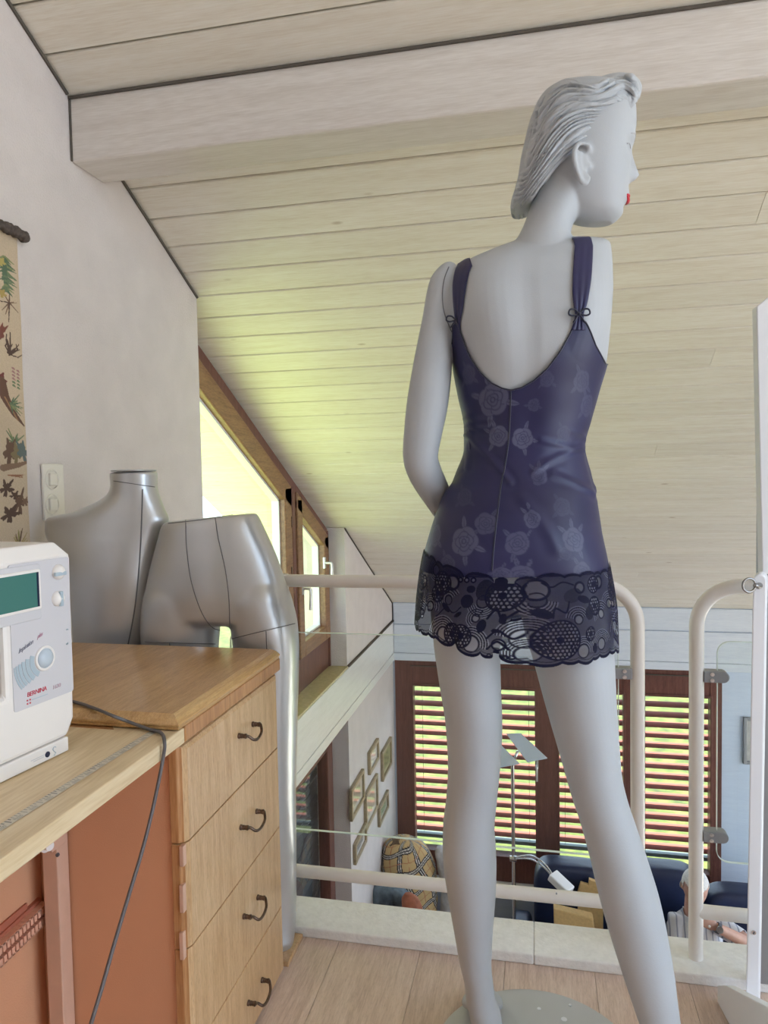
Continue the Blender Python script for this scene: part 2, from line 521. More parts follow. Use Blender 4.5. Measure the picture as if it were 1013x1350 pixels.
# far wall with window opening
WX0, WX1 = ony(521, 867, YF)[0], ony(952, 885, YF)[0]
WZ1 = ZB + .012; WZ0 = ony(700, 1165, YF)[2]
mb = MB(); TF = .30
mb.box(XW - T, WX0, YF, YF + TF, ZL, zc(YF) + .02)
mb.box(WX1, XR, YF, YF + TF, ZL, zc(YF) + .02)
mb.box(WX0, WX1, YF, YF + TF, ZL, WZ0)
mb.box(WX0, WX1, YF, YF + TF, WZ1, zc(YF) + .02)
M_far = wood('white_wall_sky_tint', (.58, .66, .80), (.61, .69, .83), (.64, .72, .85), .5, (1, 14, 14), scale=3)  # white wall, bluish sky light tinted into the colour
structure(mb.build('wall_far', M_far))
# boards on the far wall above the window
mb = MB()
zl1 = ony(517, 822, YF)[2]
mb.box(XW + .014, XR, YF - .014, YF, zl1 + .003, zc(YF) - .004)
mb.box(XW + .014, XR, YF - .016, YF, zg + .003, zl1 - .003)
mb.box(XW + .014, XR, YF - .018, YF, ZB, zg)
structure(mb.build('trim_8', wood('white_board_sky_tint', (.64, .69, .78), (.69, .74, .82), (.73, .78, .85), .45, (1, 14, 14), scale=3), bevel=.003))  # white boards with the blue of the sky light in their colour
# right wall, lower floor, gallery slab
RO0, RO1, RZ0, RZ1 = 2.3, 5.5, -2.75, -.15      # unseen opening added low in the right wall to light the ceiling
mb = MB()
mb.prism([(XR, 1.3, RZ1), (XR, YF + TF, RZ1), (XR, YF + TF, zc(YF + TF)), (XR, 1.3, zc(1.3))], (.2, 0, 0))
mb.box(XR, XR + .2, -.4, RO0, ZL, RZ1); mb.box(XR, XR + .2, RO1, YF + TF, ZL, RZ1); mb.box(XR, XR + .2, RO0, RO1, ZL, RZ0)
structure(mb.build('wall_right', MAT['plaster']))
win = tag(empty('added_window', (XR, RO0, RZ0)), kind='structure')  # added frame for the light opening, out of view
mb = MB()
for i in range(4):
    y = RO0 + (RO1 - RO0 - .08) * i / 3; mb.box(XR + .05, XR + .12, y, y + .08, RZ0, RZ1)
mb.box(XR + .05, XR + .12, RO0, RO1, RZ0, RZ0 + .08); mb.box(XR + .05, XR + .12, RO0, RO1, RZ1 - .08, RZ1)
mb.build('window_frame', MAT['brown'], win)
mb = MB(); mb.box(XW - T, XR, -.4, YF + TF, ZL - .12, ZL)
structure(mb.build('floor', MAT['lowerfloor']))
mb = MB(); mb.box(XW, XR, -.4, -.3, ZL, -.265); mb.box(XW - T, XR, -1.8, -1.6, -.3, zc(-1.7) - .03)
structure(mb.build('wall_back', MAT['plaster']))
KY0, KY1, KZ = 1.528, 1.648, .024
mb = MB()
nb = 24
for i in range(nb):
    xa = XW + (XR - XW) * i / nb; xb = XW + (XR - XW) * (i + 1) / nb
    mb.box(xa + .0004, xb - .0004, -1.6, KY1 - .004, -.02, 0)
o = structure(mb.build('floor', MAT['floorwood'])); attr(o, 'plank', np.repeat(RNG.random(nb), 8))
mb = MB(); mb.box(XW, XR, -1.6, KY1 - .006, -.26, -.0205)
structure(mb.build('floor', MAT['plaster']))
# stone kerb under the railing
mb = MB()
kj = onz(704, 1230, KZ)[0]
for xa, xb in ((-.70, kj), (kj + .0006, .55), (.5506, 1.2)):
    mb.box(xa, xb, KY0, KY1, 0.0005, KZ)
structure(mb.build('trim_9', MAT['stone'], bevel=.003))
# timber strip on the floor beside the drawers
mb = MB(); mb.box(-.575, -.535, 1.424, KY0 - .004, .0005, .012)
structure(mb.build('trim_10', MAT['oak'], bevel=.002))


# ---------------------------------------------------------------- window 1: sloping window in the niche
def slope_frame(mb, ya, yb, za_off, zb_bot, w, d0, d1, side=True):
    """frame ring in the plane x: from ya to yb, following the roof za_off below it, bottom zb_bot"""
    X0, X1 = d0, d1
    top = lambda y, off: zc(y) - off
    v = w / CA
    mb.prism([(X0, ya, top(ya, za_off)), (X0, yb, top(yb, za_off)), (X0, yb, top(yb, za_off + v)), (X0, ya, top(ya, za_off + v))], (X1 - X0, 0, 0))
    mb.box(X0, X1, ya, ya + w, zb_bot, top(ya + w, za_off) - .001)
    mb.box(X0, X1, yb - w, yb, zb_bot, top(yb, za_off + .001))
    mb.box(X0, X1, ya + w, yb - w, zb_bot, zb_bot + w)


win = tag(empty('window_1', (XN, (YN0 + YN1) / 2, ZS)), kind='structure')
kk = XW / -1.05
def wz(z): return CAM[2] + (z - CAM[2]) * kk
ym0, ym1 = 3.16 * kk, 3.30 * kk
zbot = wz(.17)
mb = MB()
# outer fixed frame
mb.prism([(XN, YN0 - .2, zc(YN0 - .2) - .012), (XN, YN1, zc(YN1) - .012), (XN, YN1, zc(YN1) - .075), (XN, YN0 - .2, zc(YN0 - .2) - .075)], (-.09, 0, 0))
mb.box(XN - .085, XN + .006, YN1 - .02, YN1, ZS, zc(YN1) - .02)
mb.box(XN - .085, XN - .004, YN0 - .2, YN1 - .02, ZS, zbot)
mb.box(XN - .085, XN + .002, 3.26 * kk, 3.305 * kk, ZS, zc(3.30 * kk) - .04)
f = mb.build('window_frame', MAT['brown'], win, bevel=.004)
mb = MB(); slope_frame(mb, YN0 - .15, 3.25 * kk, .070, zbot - .0, .105, XN - .075, XN + .004)
mb.build('sash', MAT['brown_warm'], win, bevel=.006)
mb = MB(); slope_frame(mb, 3.31 * kk, YN1 - .021, .062, zbot, .085, XN - .075, XN + .012)
mb.build('sash', MAT['brown_warm'], win, bevel=.006)
M_rub = plain('white_bead', (.75, .75, .74), .5)
for ya, yb, off in ((YN0 - .05, 3.25 * kk - .105, .070 + .105 / CA), (3.31 * kk + .085, YN1 - .021 - .085, .062 + .085 / CA)):
    mb = MB(); slope_frame(mb, ya, yb, off, zbot + (.105 if ya < 3 else .085), .012, XN - .07, XN - .03); mb.build('glazing_bead', M_rub, win)
    mb = MB(); e = .01
    mb.prism([(XN - .05, ya, zbot + .08), (XN - .05, yb, zbot + .08), (XN - .05, yb, zc(yb) - off), (XN - .05, ya, zc(ya) - off)], (-.006, 0, 0))
    mb.build('pane', MAT['glass_win'], win)
def winhandle(p, out, down, parent, mat):
    out = np.array(out, float); down = np.array(down, float)
    mb = MB(); side = np.cross(out, down)
    mb.obox(p, out * .006, side * .014, down * .034)
    mb.tube([p, p + out * .045], .008, 10)
    q = p + out * .045
    mb.tube(cr([q, q + down * .03 + out * .004, q + down * .12], 8), .0085, 10)
    return mb.build('handle', mat, parent, smooth=True, angle=40)
M_alu = plain('pale_aluminium', (.72, .72, .70), .3, metal=.6)
winhandle(onx(428, 742, XN + .012), (1, 0, 0), (0, 0, -1), win, M_alu)
winhandle(onx(399, 776, XN + .012), (1, 0, 0), (0, 0, -1), win, M_alu)
mb = MB()
hp = onx(385, 688, XN + .006); mb.cyl(hp, (0, 0, 1), .004, .06, 10)
hp = onx(385, 752, XN + .006); mb.cyl(hp, (0, 0, 1), .005, .04, 10)
mb.build('hinge', MAT['bronze'], win, smooth=True, angle=40)

# ---------------------------------------------------------------- window 2: wide brown window in the far wall
win = tag(empty('window_2', ((WX0 + WX1) / 2, YF, WZ0)), kind='structure')
def fx(px, py=905): return ony(px, py, YF)[0]
g1 = ony(620, 906, YF)[2]; g0 = ony(700, 1131, YF)[2]
cols = [(fx(545), fx(705)), (fx(737), fx(822)), (fx(846), fx(937))]
FY = YF - .012
mb = MB()
edges = [WX0] + [c for p in cols for c in p] + [WX1]
for i in range(0, len(edges), 2): mb.box(edges[i], edges[i + 1], FY, FY + .09, WZ0, WZ1)
for a, b in cols:
    mb.box(a, b, FY + .006, FY + .09, g1, WZ1); mb.box(a, b, FY + .006, FY + .09, WZ0, g0)
mb.build('window_frame', MAT['brown'], win)
# casement joints and inner beads
for a, b in cols:
    mb = MB(); q = .012
    for x0, x1, z0, z1 in ((a - q, a, g0 - q, g1 + q), (b, b + q, g0 - q, g1 + q), (a, b, g1, g1 + q), (a, b, g0 - q, g0)):
        mb.box(x0, x1, FY - .006, FY + .01, z0, z1)
    mb.build('glazing_bead', MAT['brown'], win, bevel=.002)
    mb = MB(); mb.box(a - .004, b + .004, FY + .045, FY + .05, g0 - .004, g1 + .004); mb.build('pane', MAT['glass_win'], win)
    mb = MB(); mb.box(a - .02, b + .02, FY - .018, FY - .004, g1 + .165, g1 + .172); mb.build('rail_line', MAT['gap'], win)
winhandle(ony(708, 1008, FY), (0, -1, 0), (0, 0, -1), win, M_alu)
mb = MB(); mb.box(WX0 - .01, WX1 + .01, YF - .10, YF + .0, WZ0 - .035, WZ0 - .002)
mb.build('window_board', MAT['board'], win, bevel=.006)

# exterior venetian blinds, one for each light
M_slat = plain('red_brown_slat', (.27, .096, .078), .8, noise=.05, spec=.1)
M_rail = plain('grey_green_rail', (.10, .13, .13), .5)
PIT = .084
BL = ['wide red slatted blind outside the left light of the brown window, behind the floor lamp',
      'narrow red slatted blind outside the middle light, mostly behind the mannequin right leg',
      'red slatted blind outside the right light of the brown window, between the white rail posts']
for (a, b), lab in zip(cols, BL):
    bl = thing('venetian_blind', ((a + b) / 2, YF + .16, g0), lab, 'blind', 'outside blinds of the brown window')
    mb = MB(); z = g1 + .05; YB = YF + .16
    while z > g0 + .03:
        c = np.array([(a + b) / 2, YB, z]); th = math.radians(16)
        pr = []
        for t in np.linspace(-1, 1, 7):
            yy = t * .041; zz = .008 * (1 - t * t)
            pr.append((yy * math.cos(th) - zz * math.sin(th), yy * math.sin(th) + zz * math.cos(th)))
        pr2 = [(y, z_ - .0016) for y, z_ in pr[::-1]]
        ring = lambda x: np.array([(x, YB + y, z + q) for y, q in pr + pr2])
        mb.rings([ring(a - .06), ring(b + .06)]); z -= PIT
    mb.build('slats', M_slat, bl)
    mb = MB(); mb.box(a - .06, b + .06, YB - .03, YB + .03, z + .005, z + .035); mb.build('bottom_rail', M_rail, bl, bevel=.004)
    for x in (a + .05, b - .05):
        mb = MB(); mb.tube([(x, YB, g1 + .1), (x, YB, z)], .0016, 6); mb.build('cord', M_rail, bl)
    for x in (a - .065, b + .065):
        mb = MB(); mb.box(x - .012, x + .012, YB - .035, YB + .035, g0 - .1, g1 + .12); mb.build('side_rail', M_alu, bl)

# ---------------------------------------------------------------- window 3: brown glazed door under the band
door_ = win = tag(empty('door_1', (XN, YN1, ZL)), kind='structure')
yd1 = onx(443, 1100, XN + .0)[1]
mb = MB()
YA = YD0 + .02
mb.box(XN - .08, XN, YA, YA + .08, ZL + .01, ZB - .001); mb.box(XN - .08, XN, yd1 - .08, yd1, ZL + .01, ZB - .001)
mb.box(XN - .08, XN, YA + .08, yd1 - .08, ZB - .07, ZB - .001)
mb.build('door_frame', MAT['brown'], win, bevel=.005)
mb = MB(); s_ = .10
mb.box(XN - .06, XN + .012, YA + .08, YA + .08 + s_, ZL + .02, ZB - .07); mb.box(XN - .06, XN + .012, yd1 - .08 - s_, yd1 - .08, ZL + .02, ZB - .07)
mb.box(XN - .06, XN + .012, YA + .08 + s_, yd1 - .08 - s_, ZB - .07 - s_, ZB - .07); mb.box(XN - .06, XN + .012, YA + .08 + s_, yd1 - .08 - s_, ZL + .02, ZL + .2)
mb.build('leaf', MAT['brown'], win, bevel=.006)
mb = MB(); mb.box(XN - .03, XN - .024, YA + .17, yd1 - .17, ZL + .19, ZB - .165)
mb.build('pane', MAT['glass_win'], win)
mb = MB(); mb.box(XN - .09, XN - .0, yd1 + .002, YN1 - .002, ZL, ZB - .001)
structure(mb.build('wall_left', MAT['plaster']))
mb = MB()
for i in range(40):
    z = ZL + .05 + i * .058
    if z < ZB - .08: mb.box(XN - .125, XN - .11, YA + .02, yd1 - .02, z, z + .055)
mb.build('roller_shutter', plain('dark_grey_shutter', (.10, .10, .115), .6), win, bevel=.004)

# ---------------------------------------------------------------- outside
m, nt, out = newmat('sunlit_lawn')
p = N(nt, 'ShaderNodeBsdfPrincipled'); nt.links.new(p.outputs[0], out.inputs[0]); p.inputs['Roughness'].default_value = .9
v = coords(nt)
n1 = N(nt, 'ShaderNodeTexNoise', {'Vector': v}); n1.inputs['Scale'].default_value = 5; n1.inputs['Detail'].default_value = 8
n2 = N(nt, 'ShaderNodeTexNoise', {'Vector': v}); n2.inputs['Scale'].default_value = .5
c = ramp(nt, n1.outputs[0], [(.30, (.16, .21, .07)), (.5, (.41, .47, .17)), (.68, (.62, .65, .33))])
c = mix(nt, N(nt, 'ShaderNodeMath', {0: n2.outputs[0], 1: .4}, operation='MULTIPLY').outputs[0], c, (.35, .48, .12))
nt.links.new(c, p.inputs['Base Color'])
MAT['lawn'] = m
mb = MB()
mb.box(-40, 40, YF + TF + .02, 60, ZL - .3, ZL - .1)
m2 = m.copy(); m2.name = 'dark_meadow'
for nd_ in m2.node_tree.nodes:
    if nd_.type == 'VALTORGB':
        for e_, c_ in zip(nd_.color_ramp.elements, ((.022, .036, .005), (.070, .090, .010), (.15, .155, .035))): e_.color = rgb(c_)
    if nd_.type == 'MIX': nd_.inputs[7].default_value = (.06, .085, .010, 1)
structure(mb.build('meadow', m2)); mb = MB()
mb.box(-40, XW - T - .02, -20, YF + TF + .02, ZL - .3, ZL - .1)
structure(mb.build('lawn', MAT['lawn']))
mb = MB(); mb.box(XR + .22, 30, -20, YF + TF + .018, ZL - .3, ZL - .1)
structure(mb.build('bounce_terrace', plain('bounce_paving', (.58, .54, .47), .85, noise=.08, nscale=3)))  # unseen pale ground, added to bounce sun up onto the ceiling
# ------------------------------------------------------------------ railing of bent enamelled tube
RY = 1.582; RR = .0148
zt_ = .822; zl_ = .126
PX1, PX2 = ony(841, 960, RY)[0], ony(918.5, 960, RY)[0]
def bentrail(xa, xb, post_at_b, name_loc, label):
    rl = thing('guard_rail', (name_loc, RY, KZ), label, 'railing', 'guard rails at the gallery edge')
    bend = .085
    arc = lambda cx, s: [(cx + s * bend * math.sin(t), RY, zt_ - bend + bend * math.cos(t)) for t in np.linspace(0, math.pi / 2, 12)]
    ends = []
    if post_at_b:   # horizontal run from xa, bends down at xb
        path = [(xa, RY, zt_)] + arc(xb - bend, 1) + [(xb, RY, KZ - .0)]
        px = xb
    else:
        path = [(xb, RY, zt_)] + arc(xa + bend, -1) + [(xa, RY, KZ - .0)]
        px = xa
    mb = MB(); mb.tube(path, RR, 20); mb.build('handrail_tube', MAT['white_metal'], rl, smooth=True, angle=50)
    mb = MB(); mb.tube([(xa + (0 if post_at_b else .004), RY, zl_), (xb - (.004 if post_at_b else 0), RY, zl_)], RR * .98, 20)
    mb.build('lower_tube', MAT['white_metal'], rl, smooth=True, angle=50)
    return rl, px
railL, _ = bentrail(-.585, PX1, True, -.2, 'long white tube railing along the gallery edge, behind the mannequin')
mb = MB(); mb.tube([(-.585, RY, zt_ + .0148), (-.585, RY, .0)], RR, 20); mb.build('post', MAT['white_metal'], railL, smooth=True, angle=50)
railR, _ = bentrail(PX2, .95, False, .6, 'short white tube railing with rounded corner at the right, meeting the white stand')
# glass infills held by cast clamps
def glasspanel(rl, x0, x1, z0, z1):
    rad = .025
    def outline(off):
        pts = []
        for cx, cz, a0 in ((x1 - rad, z1 - rad, 0), (x0 + rad, z1 - rad, 90), (x0 + rad, z0 + rad, 180), (x1 - rad, z0 + rad, 270)):
            for t in np.linspace(0, 90, 7):
                a = math.radians(a0 + t); pts.append((cx + (rad - off) * math.cos(a), RY, cz + (rad - off) * math.sin(a)))
        return np.array(pts)
    mb = MB(); O = outline(.0012)
    mb.prism([p + (0, -.003, 0) for p in O], (0, .006, 0)); g = mb.build('glass_panel', MAT['glass'], rl)
    A = outline(0); B = outline(.0014); mb = MB(); n = len(A)
    V = np.concatenate([A + (0, -.0032, 0), A + (0, .0032, 0), B + (0, .0032, 0), B + (0, -.0032, 0)])
    F = [(a * n + i, a * n + (i + 1) % n, ((a + 1) % 4) * n + (i + 1) % n, ((a + 1) % 4) * n + i) for a in range(4) for i in range(n)]
    mb.add(V, F); mb.build('polished_edge', MAT['glass_edge'], g, smooth=True, angle=40)
    return g
glasspanel(railL, -.72, ony(816, 900, RY)[0], ony(450, 1098, RY)[2] + .0, ony(600, 839, RY)[2])
glasspanel(railR, ony(945.5, 900, RY)[0], .93, ony(947, 1136, RY)[2], ony(945, 845, RY)[2])
def clamp(rl, x, z, s, ln):
    """clamp from post at x, reaching s*ln"""
    mb = MB(); h = .0118
    pts = [(x, z - h), (x + s * (ln - h), z - h)] + [(x + s * (ln - h + h * math.sin(t)), z - h * math.cos(t)) for t in np.linspace(.2, math.pi - .2, 8)] + [(x + s * (ln - h), z + h), (x, z + h)]
    mb.prism([(a, RY - .013, b) for a, b in pts], (0, .026, 0))
    c = mb.build('glass_clamp', MAT['clamp'], rl, bevel=.002)
    for dz in (-.0062, .0062):
        mb = MB(); q = (x + s * .016, RY - .0135, z + dz)
        mb.cyl(q, (0, 1, 0), .0042, .003, 14); mb.cyl((q[0], q[1] - .0012, q[2]), (0, 1, 0), .0022, .003, 6)
        mb.build('screw', MAT['steel'], c, smooth=True, angle=40)
zc1 = ony(945, 891, RY)[2]; zc2 = ony(945, 1101, RY)[2]
clamp(railL, PX1 - RR + .003, zc1, -1, .042); clamp(railR, PX2 + RR - .003, zc1, 1, .050); clamp(railR, PX2 + RR - .003, zc2, 1, .050)
for px, py, rl in ((734, 1178, railL),):
    mb = MB(); mb.cyl(ony(px, py, RY - RR), (0, 1, 0), .0018, .003, 8); mb.build('rivet', MAT['clamp'], rl)

# ------------------------------------------------------------------ white stand at the right edge
SY = 1.43
st = thing('display_stand', (.42, SY, .0), 'white upright stand with rounded top, ring bolt and slanted foot at the right edge', 'stand')
xl, xr = ony(992.5, 860, SY)[0], ony(1010.5, 860, SY)[0]; th = xr - xl
top = ony(1000, 757, SY)[2]
DV = ray(992, 1000); DV[2] = 0; DV = DV / np.linalg.norm(DV) * .045 + np.array((.003, 0, 0))     # the board stands turned
lean = lambda z: -.008 * max(0, (.66 - z)) / .66
mb = MB()
pr = [(xl, 0.004), (xr, 0.004), (xr, top - .012)] + [(xl + th / 2 + th / 2 * math.cos(a), top - .012 + .012 * math.sin(a)) for a in np.linspace(.3, math.pi - .3, 8)] + [(xl, top - .012)]
mb.prism([(x + lean(z), SY, z) for x, z in pr], DV); mb.build('upright', MAT['white'], st, bevel=.0025)
mb = MB()
fa, fb = onz(946, 1321, .003), onz(962, 1351, .003)
fd = fb - fa; fd /= np.linalg.norm(fd); fn = np.array((fd[1], -fd[0], 0.)); fn = fn if fn[0] > 0 else -fn
def fq(px, py):
    q = on(px, py, fa, fn) - fa; return float(q @ fd), q[2] + .003
t2_, z2_ = fq(984, 1313); t1_, z1_ = fq(957, 1299); z0_ = fq(946, 1299)[1]
t3_ = .40; z3_ = max(.03, z2_ + (t3_ - t2_) * (z2_ - z1_) / (t2_ - t1_))
mb.prism([fa + fd * t + UP * (z - .003) for t, z in ((0, .003), (0, z0_), (t1_, z1_), (t2_, z2_), (t3_, z3_), (t3_, .003))], fn * .018)
mb.build('foot', MAT['white'], st, bevel=.0015)
def torus(mb, c, ax, R, r, n=28, m=10):
    ax = np.array(ax, float); ax /= np.linalg.norm(ax); u = np.cross(ax, (0, 0, 1)); u /= np.linalg.norm(u); v = np.cross(ax, u)
    return mb.tube([np.array(c) + R * (math.cos(t) * u + math.sin(t) * v) for t in np.linspace(0, 2 * math.pi, n, endpoint=False)], r, m, closed=True)
mb = MB(); c = ony(988, 771.5, SY - .018); torus(mb, c, (-.35, 1, 0), .0125, .0022)
mb.build('ring', MAT['dark_steel'], st, smooth=True)
mb = MB(); q = ony(1002, 772, SY); mb.tube([q + (.0, .002, 0), q + (-.006, -.012, 0), c + (.010, .002, .0)], [.006, .005, .004], 12); mb.build('eye_bolt', MAT['dark_steel'], st, smooth=True, angle=50)
for px, py in ((994, 1229), (993, 1322)):
    mb = MB(); q = ony(px, py, SY); mb.cyl(q, (0, 1, 0), .0042, .004, 14); s_ = mb.build('screw', MAT['steel'], st, smooth=True, angle=40)
    mb = MB(); mb.obox(q + (0, -.0024, 0), (.0008, 0, .0026), (0, .0006, 0), (-.0008, 0, .0008)); mb.build('slot', MAT['mach_dark'], s_)
mb = MB(); t0, t1, t2 = ony(998, 404, SY + .05), ony(1005.5, 757, SY + .05), ony(1013, 392, SY + .05)
mb.prism([t1, (t1[0] + .16, t1[1], t1[2]), (t0[0] + .16, t0[1], t2[2] + .02), t2, t0], (0, .03, 0)); mb.build('upper_board', MAT['white'], st, bevel=.002)
mb = MB(); mb.box(xr + .006, xr + .05, SY + .081, SY + .090, 0.030, t0[2] - .02); mb.build('rear_upright', MAT['clamp'], st, bevel=.003)

# ------------------------------------------------------------------ sewing cabinet: drawer unit, leaf, side panels
CX = -.538; CY0, CY1 = 1.0, 1.412; CZ = .70; CB = -1.02
cabn = thing('sewing_cabinet', (-.78, 1.0, 0), 'oak sewing cabinet with four drawers and an open light wood work leaf', 'cabinet')
mb = MB()
mb.box(CB, CX - .024, CY0, CY0 + .016, .004, .655)
mb.build('side_panel', MAT['lam'], cabn)
mb = MB(); mb.box(CB, CX - .024, CY1 - .016, CY1, .004, .655); mb.build('side_panel', MAT['lam'], cabn)
mb = MB(); mb.box(CB, CX - .024, CY0 + .016, CY1 - .016, .004, .05); mb.box(CB, CX - .03, CY0 + .016, CY1 - .016, .635, .655); mb.box(CB, CB + .012, CY0 + .016, CY1 - .016, .05, .635)
mb.build('carcass', MAT['lam'], cabn)
# raised top with moulded edge
def moulded(mb, x0, x1, y0, y1, z0, z1, prof):
    """slab with a stepped, sloping edge: prof = (inset, height fraction) pairs from the bottom"""
    R = []
    for ins, h in prof:
        z = z0 + (z1 - z0) * h
        R.append([(x0 - 0, y0 + ins, z), (x1 - ins, y0 + ins, z), (x1 - ins, y1 - ins * .2, z), (x0, y1 - ins * .2, z)])
    return mb.rings(R)
mb = MB(); moulded(mb, CB - .005, CX + .010, CY0 - .028, CY1 + .003, .682, .702, [(.006, 0), (.006, .25), (0.004, .3), (.004, .45), (.012, .8), (.022, 1)])
mb.build('worktop', MAT['oak_top'], cabn, bevel=.0012)
mb = MB(); mb.box(CB, CX + .004, CY0 - .0, CY1 + .006, .656, .6815); mb.build('top_rail', MAT['oak_dark'], cabn, bevel=.002)
zs = [.652, .495, .325, .152, .012]
def handle(p0, p1, parent):
    p0 = np.array(p0, float); p1 = np.array(p1, float); o_ = np.array((1., 0, 0))
    mb = MB()
    for p in (p0, p1):
        mb.tube([p + o_ * q for q in (0, .003, .004, .007, .008, .013, .014, .016)], [.0052, .0052, .0040, .0048, .0038, .0044, .0050, .0042], 14)
    a = p0 + o_ * .015; b = p1 + o_ * .015; d = (b - a)
    mb.tube(cr([a + d * -.04, a + d * .08 + o_ * .002 - UP * .002, a + d * .17 + o_ * .010 - UP * .010, a + d * .45 + o_ * .011 - UP * .0135, a + d * .78 + o_ * .009 - UP * .009, a + d * .94 + o_ * .004 - UP * .001, b + d * .04], 24), [.0020] + [.0027] * 22 + [.0022], 10)
    return mb.build('handle', MAT['bronze'], parent, smooth=True, angle=60)
hp = [((314.7, 970), (333, 954.6)), ((317, 1090.5), (338, 1069.5)), ((321, 1208), (339.5, 1183)), ((327, 1322), (345, 1292))]
for i in range(4):
    za, zb_ = zs[i] - .0012, zs[i + 1] + .0012
    mb = MB(); g = .019
    F_ = []
    prof = [(CX - .024, 0.0), (CX - .010, 0.0), (CX - .007, .004), (CX - .004, .006), (CX, .016)]
    R = []
    yA, yB = CY0 - .006, CY1 + .004
    # front with profiled left and right edges, eased top edge on the uppermost drawer
    tt = .010 if i == 0 else .0
    for x, ins in prof:
        R.append([(x, yA + ins, zb_), (x, yB - ins, zb_), (x, yB - ins, za - tt * (ins / .016)), (x, yA + ins, za - tt * (ins / .016))])
    mb.rings(R); dr = mb.build('drawer', MAT['oak'], cabn, bevel=.0015)
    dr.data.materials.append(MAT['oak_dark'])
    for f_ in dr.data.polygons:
        if f_.normal.y < -.3 and max(dr.data.vertices[v_].co.x for v_ in f_.vertices) < CX - .0005 - cabn.location.x: f_.material_index = 1  # edge faces turned to -Y get darker oak, shade put into colour
    h0, h1 = onx(*hp[i][0], CX), onx(*hp[i][1], CX)
    handle(h0, h1, dr)
    mb = MB(); mb.box(CB + .05, CX - .026, CY0 + .03, CY1 - .03, zb_ + .02, za - .02); mb.build('drawer_box', MAT['lam_light'], dr)
# dark drawer edge faces seen beside the side panel
mb = MB(); mb.box(CX - .023, CX - .0225, CY0 - .0065, CY0 - .006, .012, .652); 
# open work leaf at the left
LZ = .68
mb = MB(); lx = CX + .004
mb.box(CB + .02, lx, .30, CY0 - .003, LZ - .024, LZ); mb.build('work_leaf', MAT['birch'], cabn, bevel=.002)
# back panel of the knee hole, post, bracket, knob, hinge plates
mb = MB(); mb.box(-.812, -.800, .30, CY0 - .001, .06, LZ - .026); mb.build('back_panel', MAT['lam'], cabn)
pA, pB = ony(65, 1120, CY0 - .012), ony(85, 1120, CY0 - .012)
mb = MB(); mb.box(pA[0], pB[0], CY0 - .03, CY0 - .002, .004, LZ - .026); mb.build('leg_post', MAT['lam_light'], cabn, bevel=.002)
mb = MB(); mb.box(pA[0] - .012, pB[0] + .003, CY0 - .045, CY0 - .006, ony(70, 1125, CY0 - .045)[2], LZ - .025); mb.build('corner_block', MAT['lam_light'], cabn, bevel=.002)
kp = ony(57, 1113, CY0 - .045)
mb = MB(); mb.cyl(kp, (1, -.3, 0), .011, .016, 18); mb.cyl(kp + (.008, -.002, 0), (1, -.3, 0), .007, .016, 18); mb.build('adjuster_knob', MAT['mach'], cabn, smooth=True, angle=40)
mb = MB(); q = ony(76, 1127, CY0 - .046); mb.cyl(q, (0, 1, 0), .003, .003, 10); mb.build('screw', MAT['mach_dark'], cabn)
for yy in (1127, 1183, 1245):
    q = ony(242, yy, CY0 - .004); h = .016 if yy < 1150 else .022
    mb = MB(); mb.box(q[0] - .004, q[0] + .003, CY0 - .010, CY0 - .0, q[2] - h, q[2] + h); hg = mb.build('hinge_plate', MAT['lam_light'], cabn, bevel=.001)
    if yy < 1150:
        for dz in (-.008, .008):
            mb = MB(); mb.cyl((q[0] - .0095, CY0 - .001, q[2] + dz), (0, 1, 0), .0024, .004, 10); mb.build('screw', MAT['mach_dark'], hg)
# toothed drawer rack in the knee hole
r0, r1 = ony(0, 1268, .93), ony(68, 1190, .985)
r0 = onx(0, 1258, -.787); r1 = onx(60, 1201, -.787)
dd = (r1 - r0); L_ = np.linalg.norm(dd); dd /= L_; r0 = r0 - dd * .35
L_ += .35
mb = MB(); up_ = np.cross((1, 0, 0), dd); mb.obox((r0 + r1) / 2 + np.array((-.012, 0, 0)), dd * L_ / 2, up_ * .022, (.006, 0, 0)); rk = mb.build('rack', MAT['rust'], cabn)
mb = MB(); nt_ = int(L_ / .0085)
for i in range(nt_):
    for s in (-1, 1):
        c = r0 + dd * (i + .5) * L_ / nt_ + up_ * s * .0095
        mb.obox(c, dd * .0028, up_ * .0062, (.006, 0, 0))
        mb.obox(c + up_ * s * .0055, dd * .0040, up_ * .0012, (.006, 0, 0))
mb.build('rack_teeth', MAT['peach'], rk)
mb = MB(); mb.box(-.7995, -.796, CY0 - .10, CY0 - .04, r1[2] - .03, r1[2] + .03); mb.build('rack_plate', MAT['rust'], cabn)

# printed measuring strip let into the leaf
ta, tb = onz(218, 955, LZ), onz(0, 1092, LZ)
tdir = tb - ta; tdir[2] = 0; tl = np.linalg.norm(tdir) + .25; tdir /= np.linalg.norm(tdir); tn = np.cross(UP, tdir)
mb = MB(); G = []
for i in range(700):
    G.append([ta + tdir * tl * i / 699 + tn * w_ + UP * .0006 for w_ in np.linspace(-.0065, .0065, 16)])
mb.grid(np.array(G)); tp = mb.build('measuring_strip', attrmat('measuring_strip', .5), cabn)
II = np.repeat(np.arange(700) / 699 * tl, 16); WW = np.tile(np.linspace(-1, 1, 16), 700)
cc = np.tile(np.array([.62, .55, .44]), (len(II), 1))
mm = (II * 1000) % 5
tick = (mm < 1.1) & (WW < np.where((II * 1000) % 25 < 5, .5, -.25))
cc[tick] = (.12, .11, .10)
num = (WW > -.1) & (WW < .75) & (((II * 1000) % 25) > 8) & (((II * 1000) % 25) < 20) & (np.sin(II * 4000 + 3 * WW) > .1)
cc[num] = (.30, .27, .23); cc[np.abs(WW) > .9] = (.42, .36, .27)
attr_col(tp, 'Col', cc)

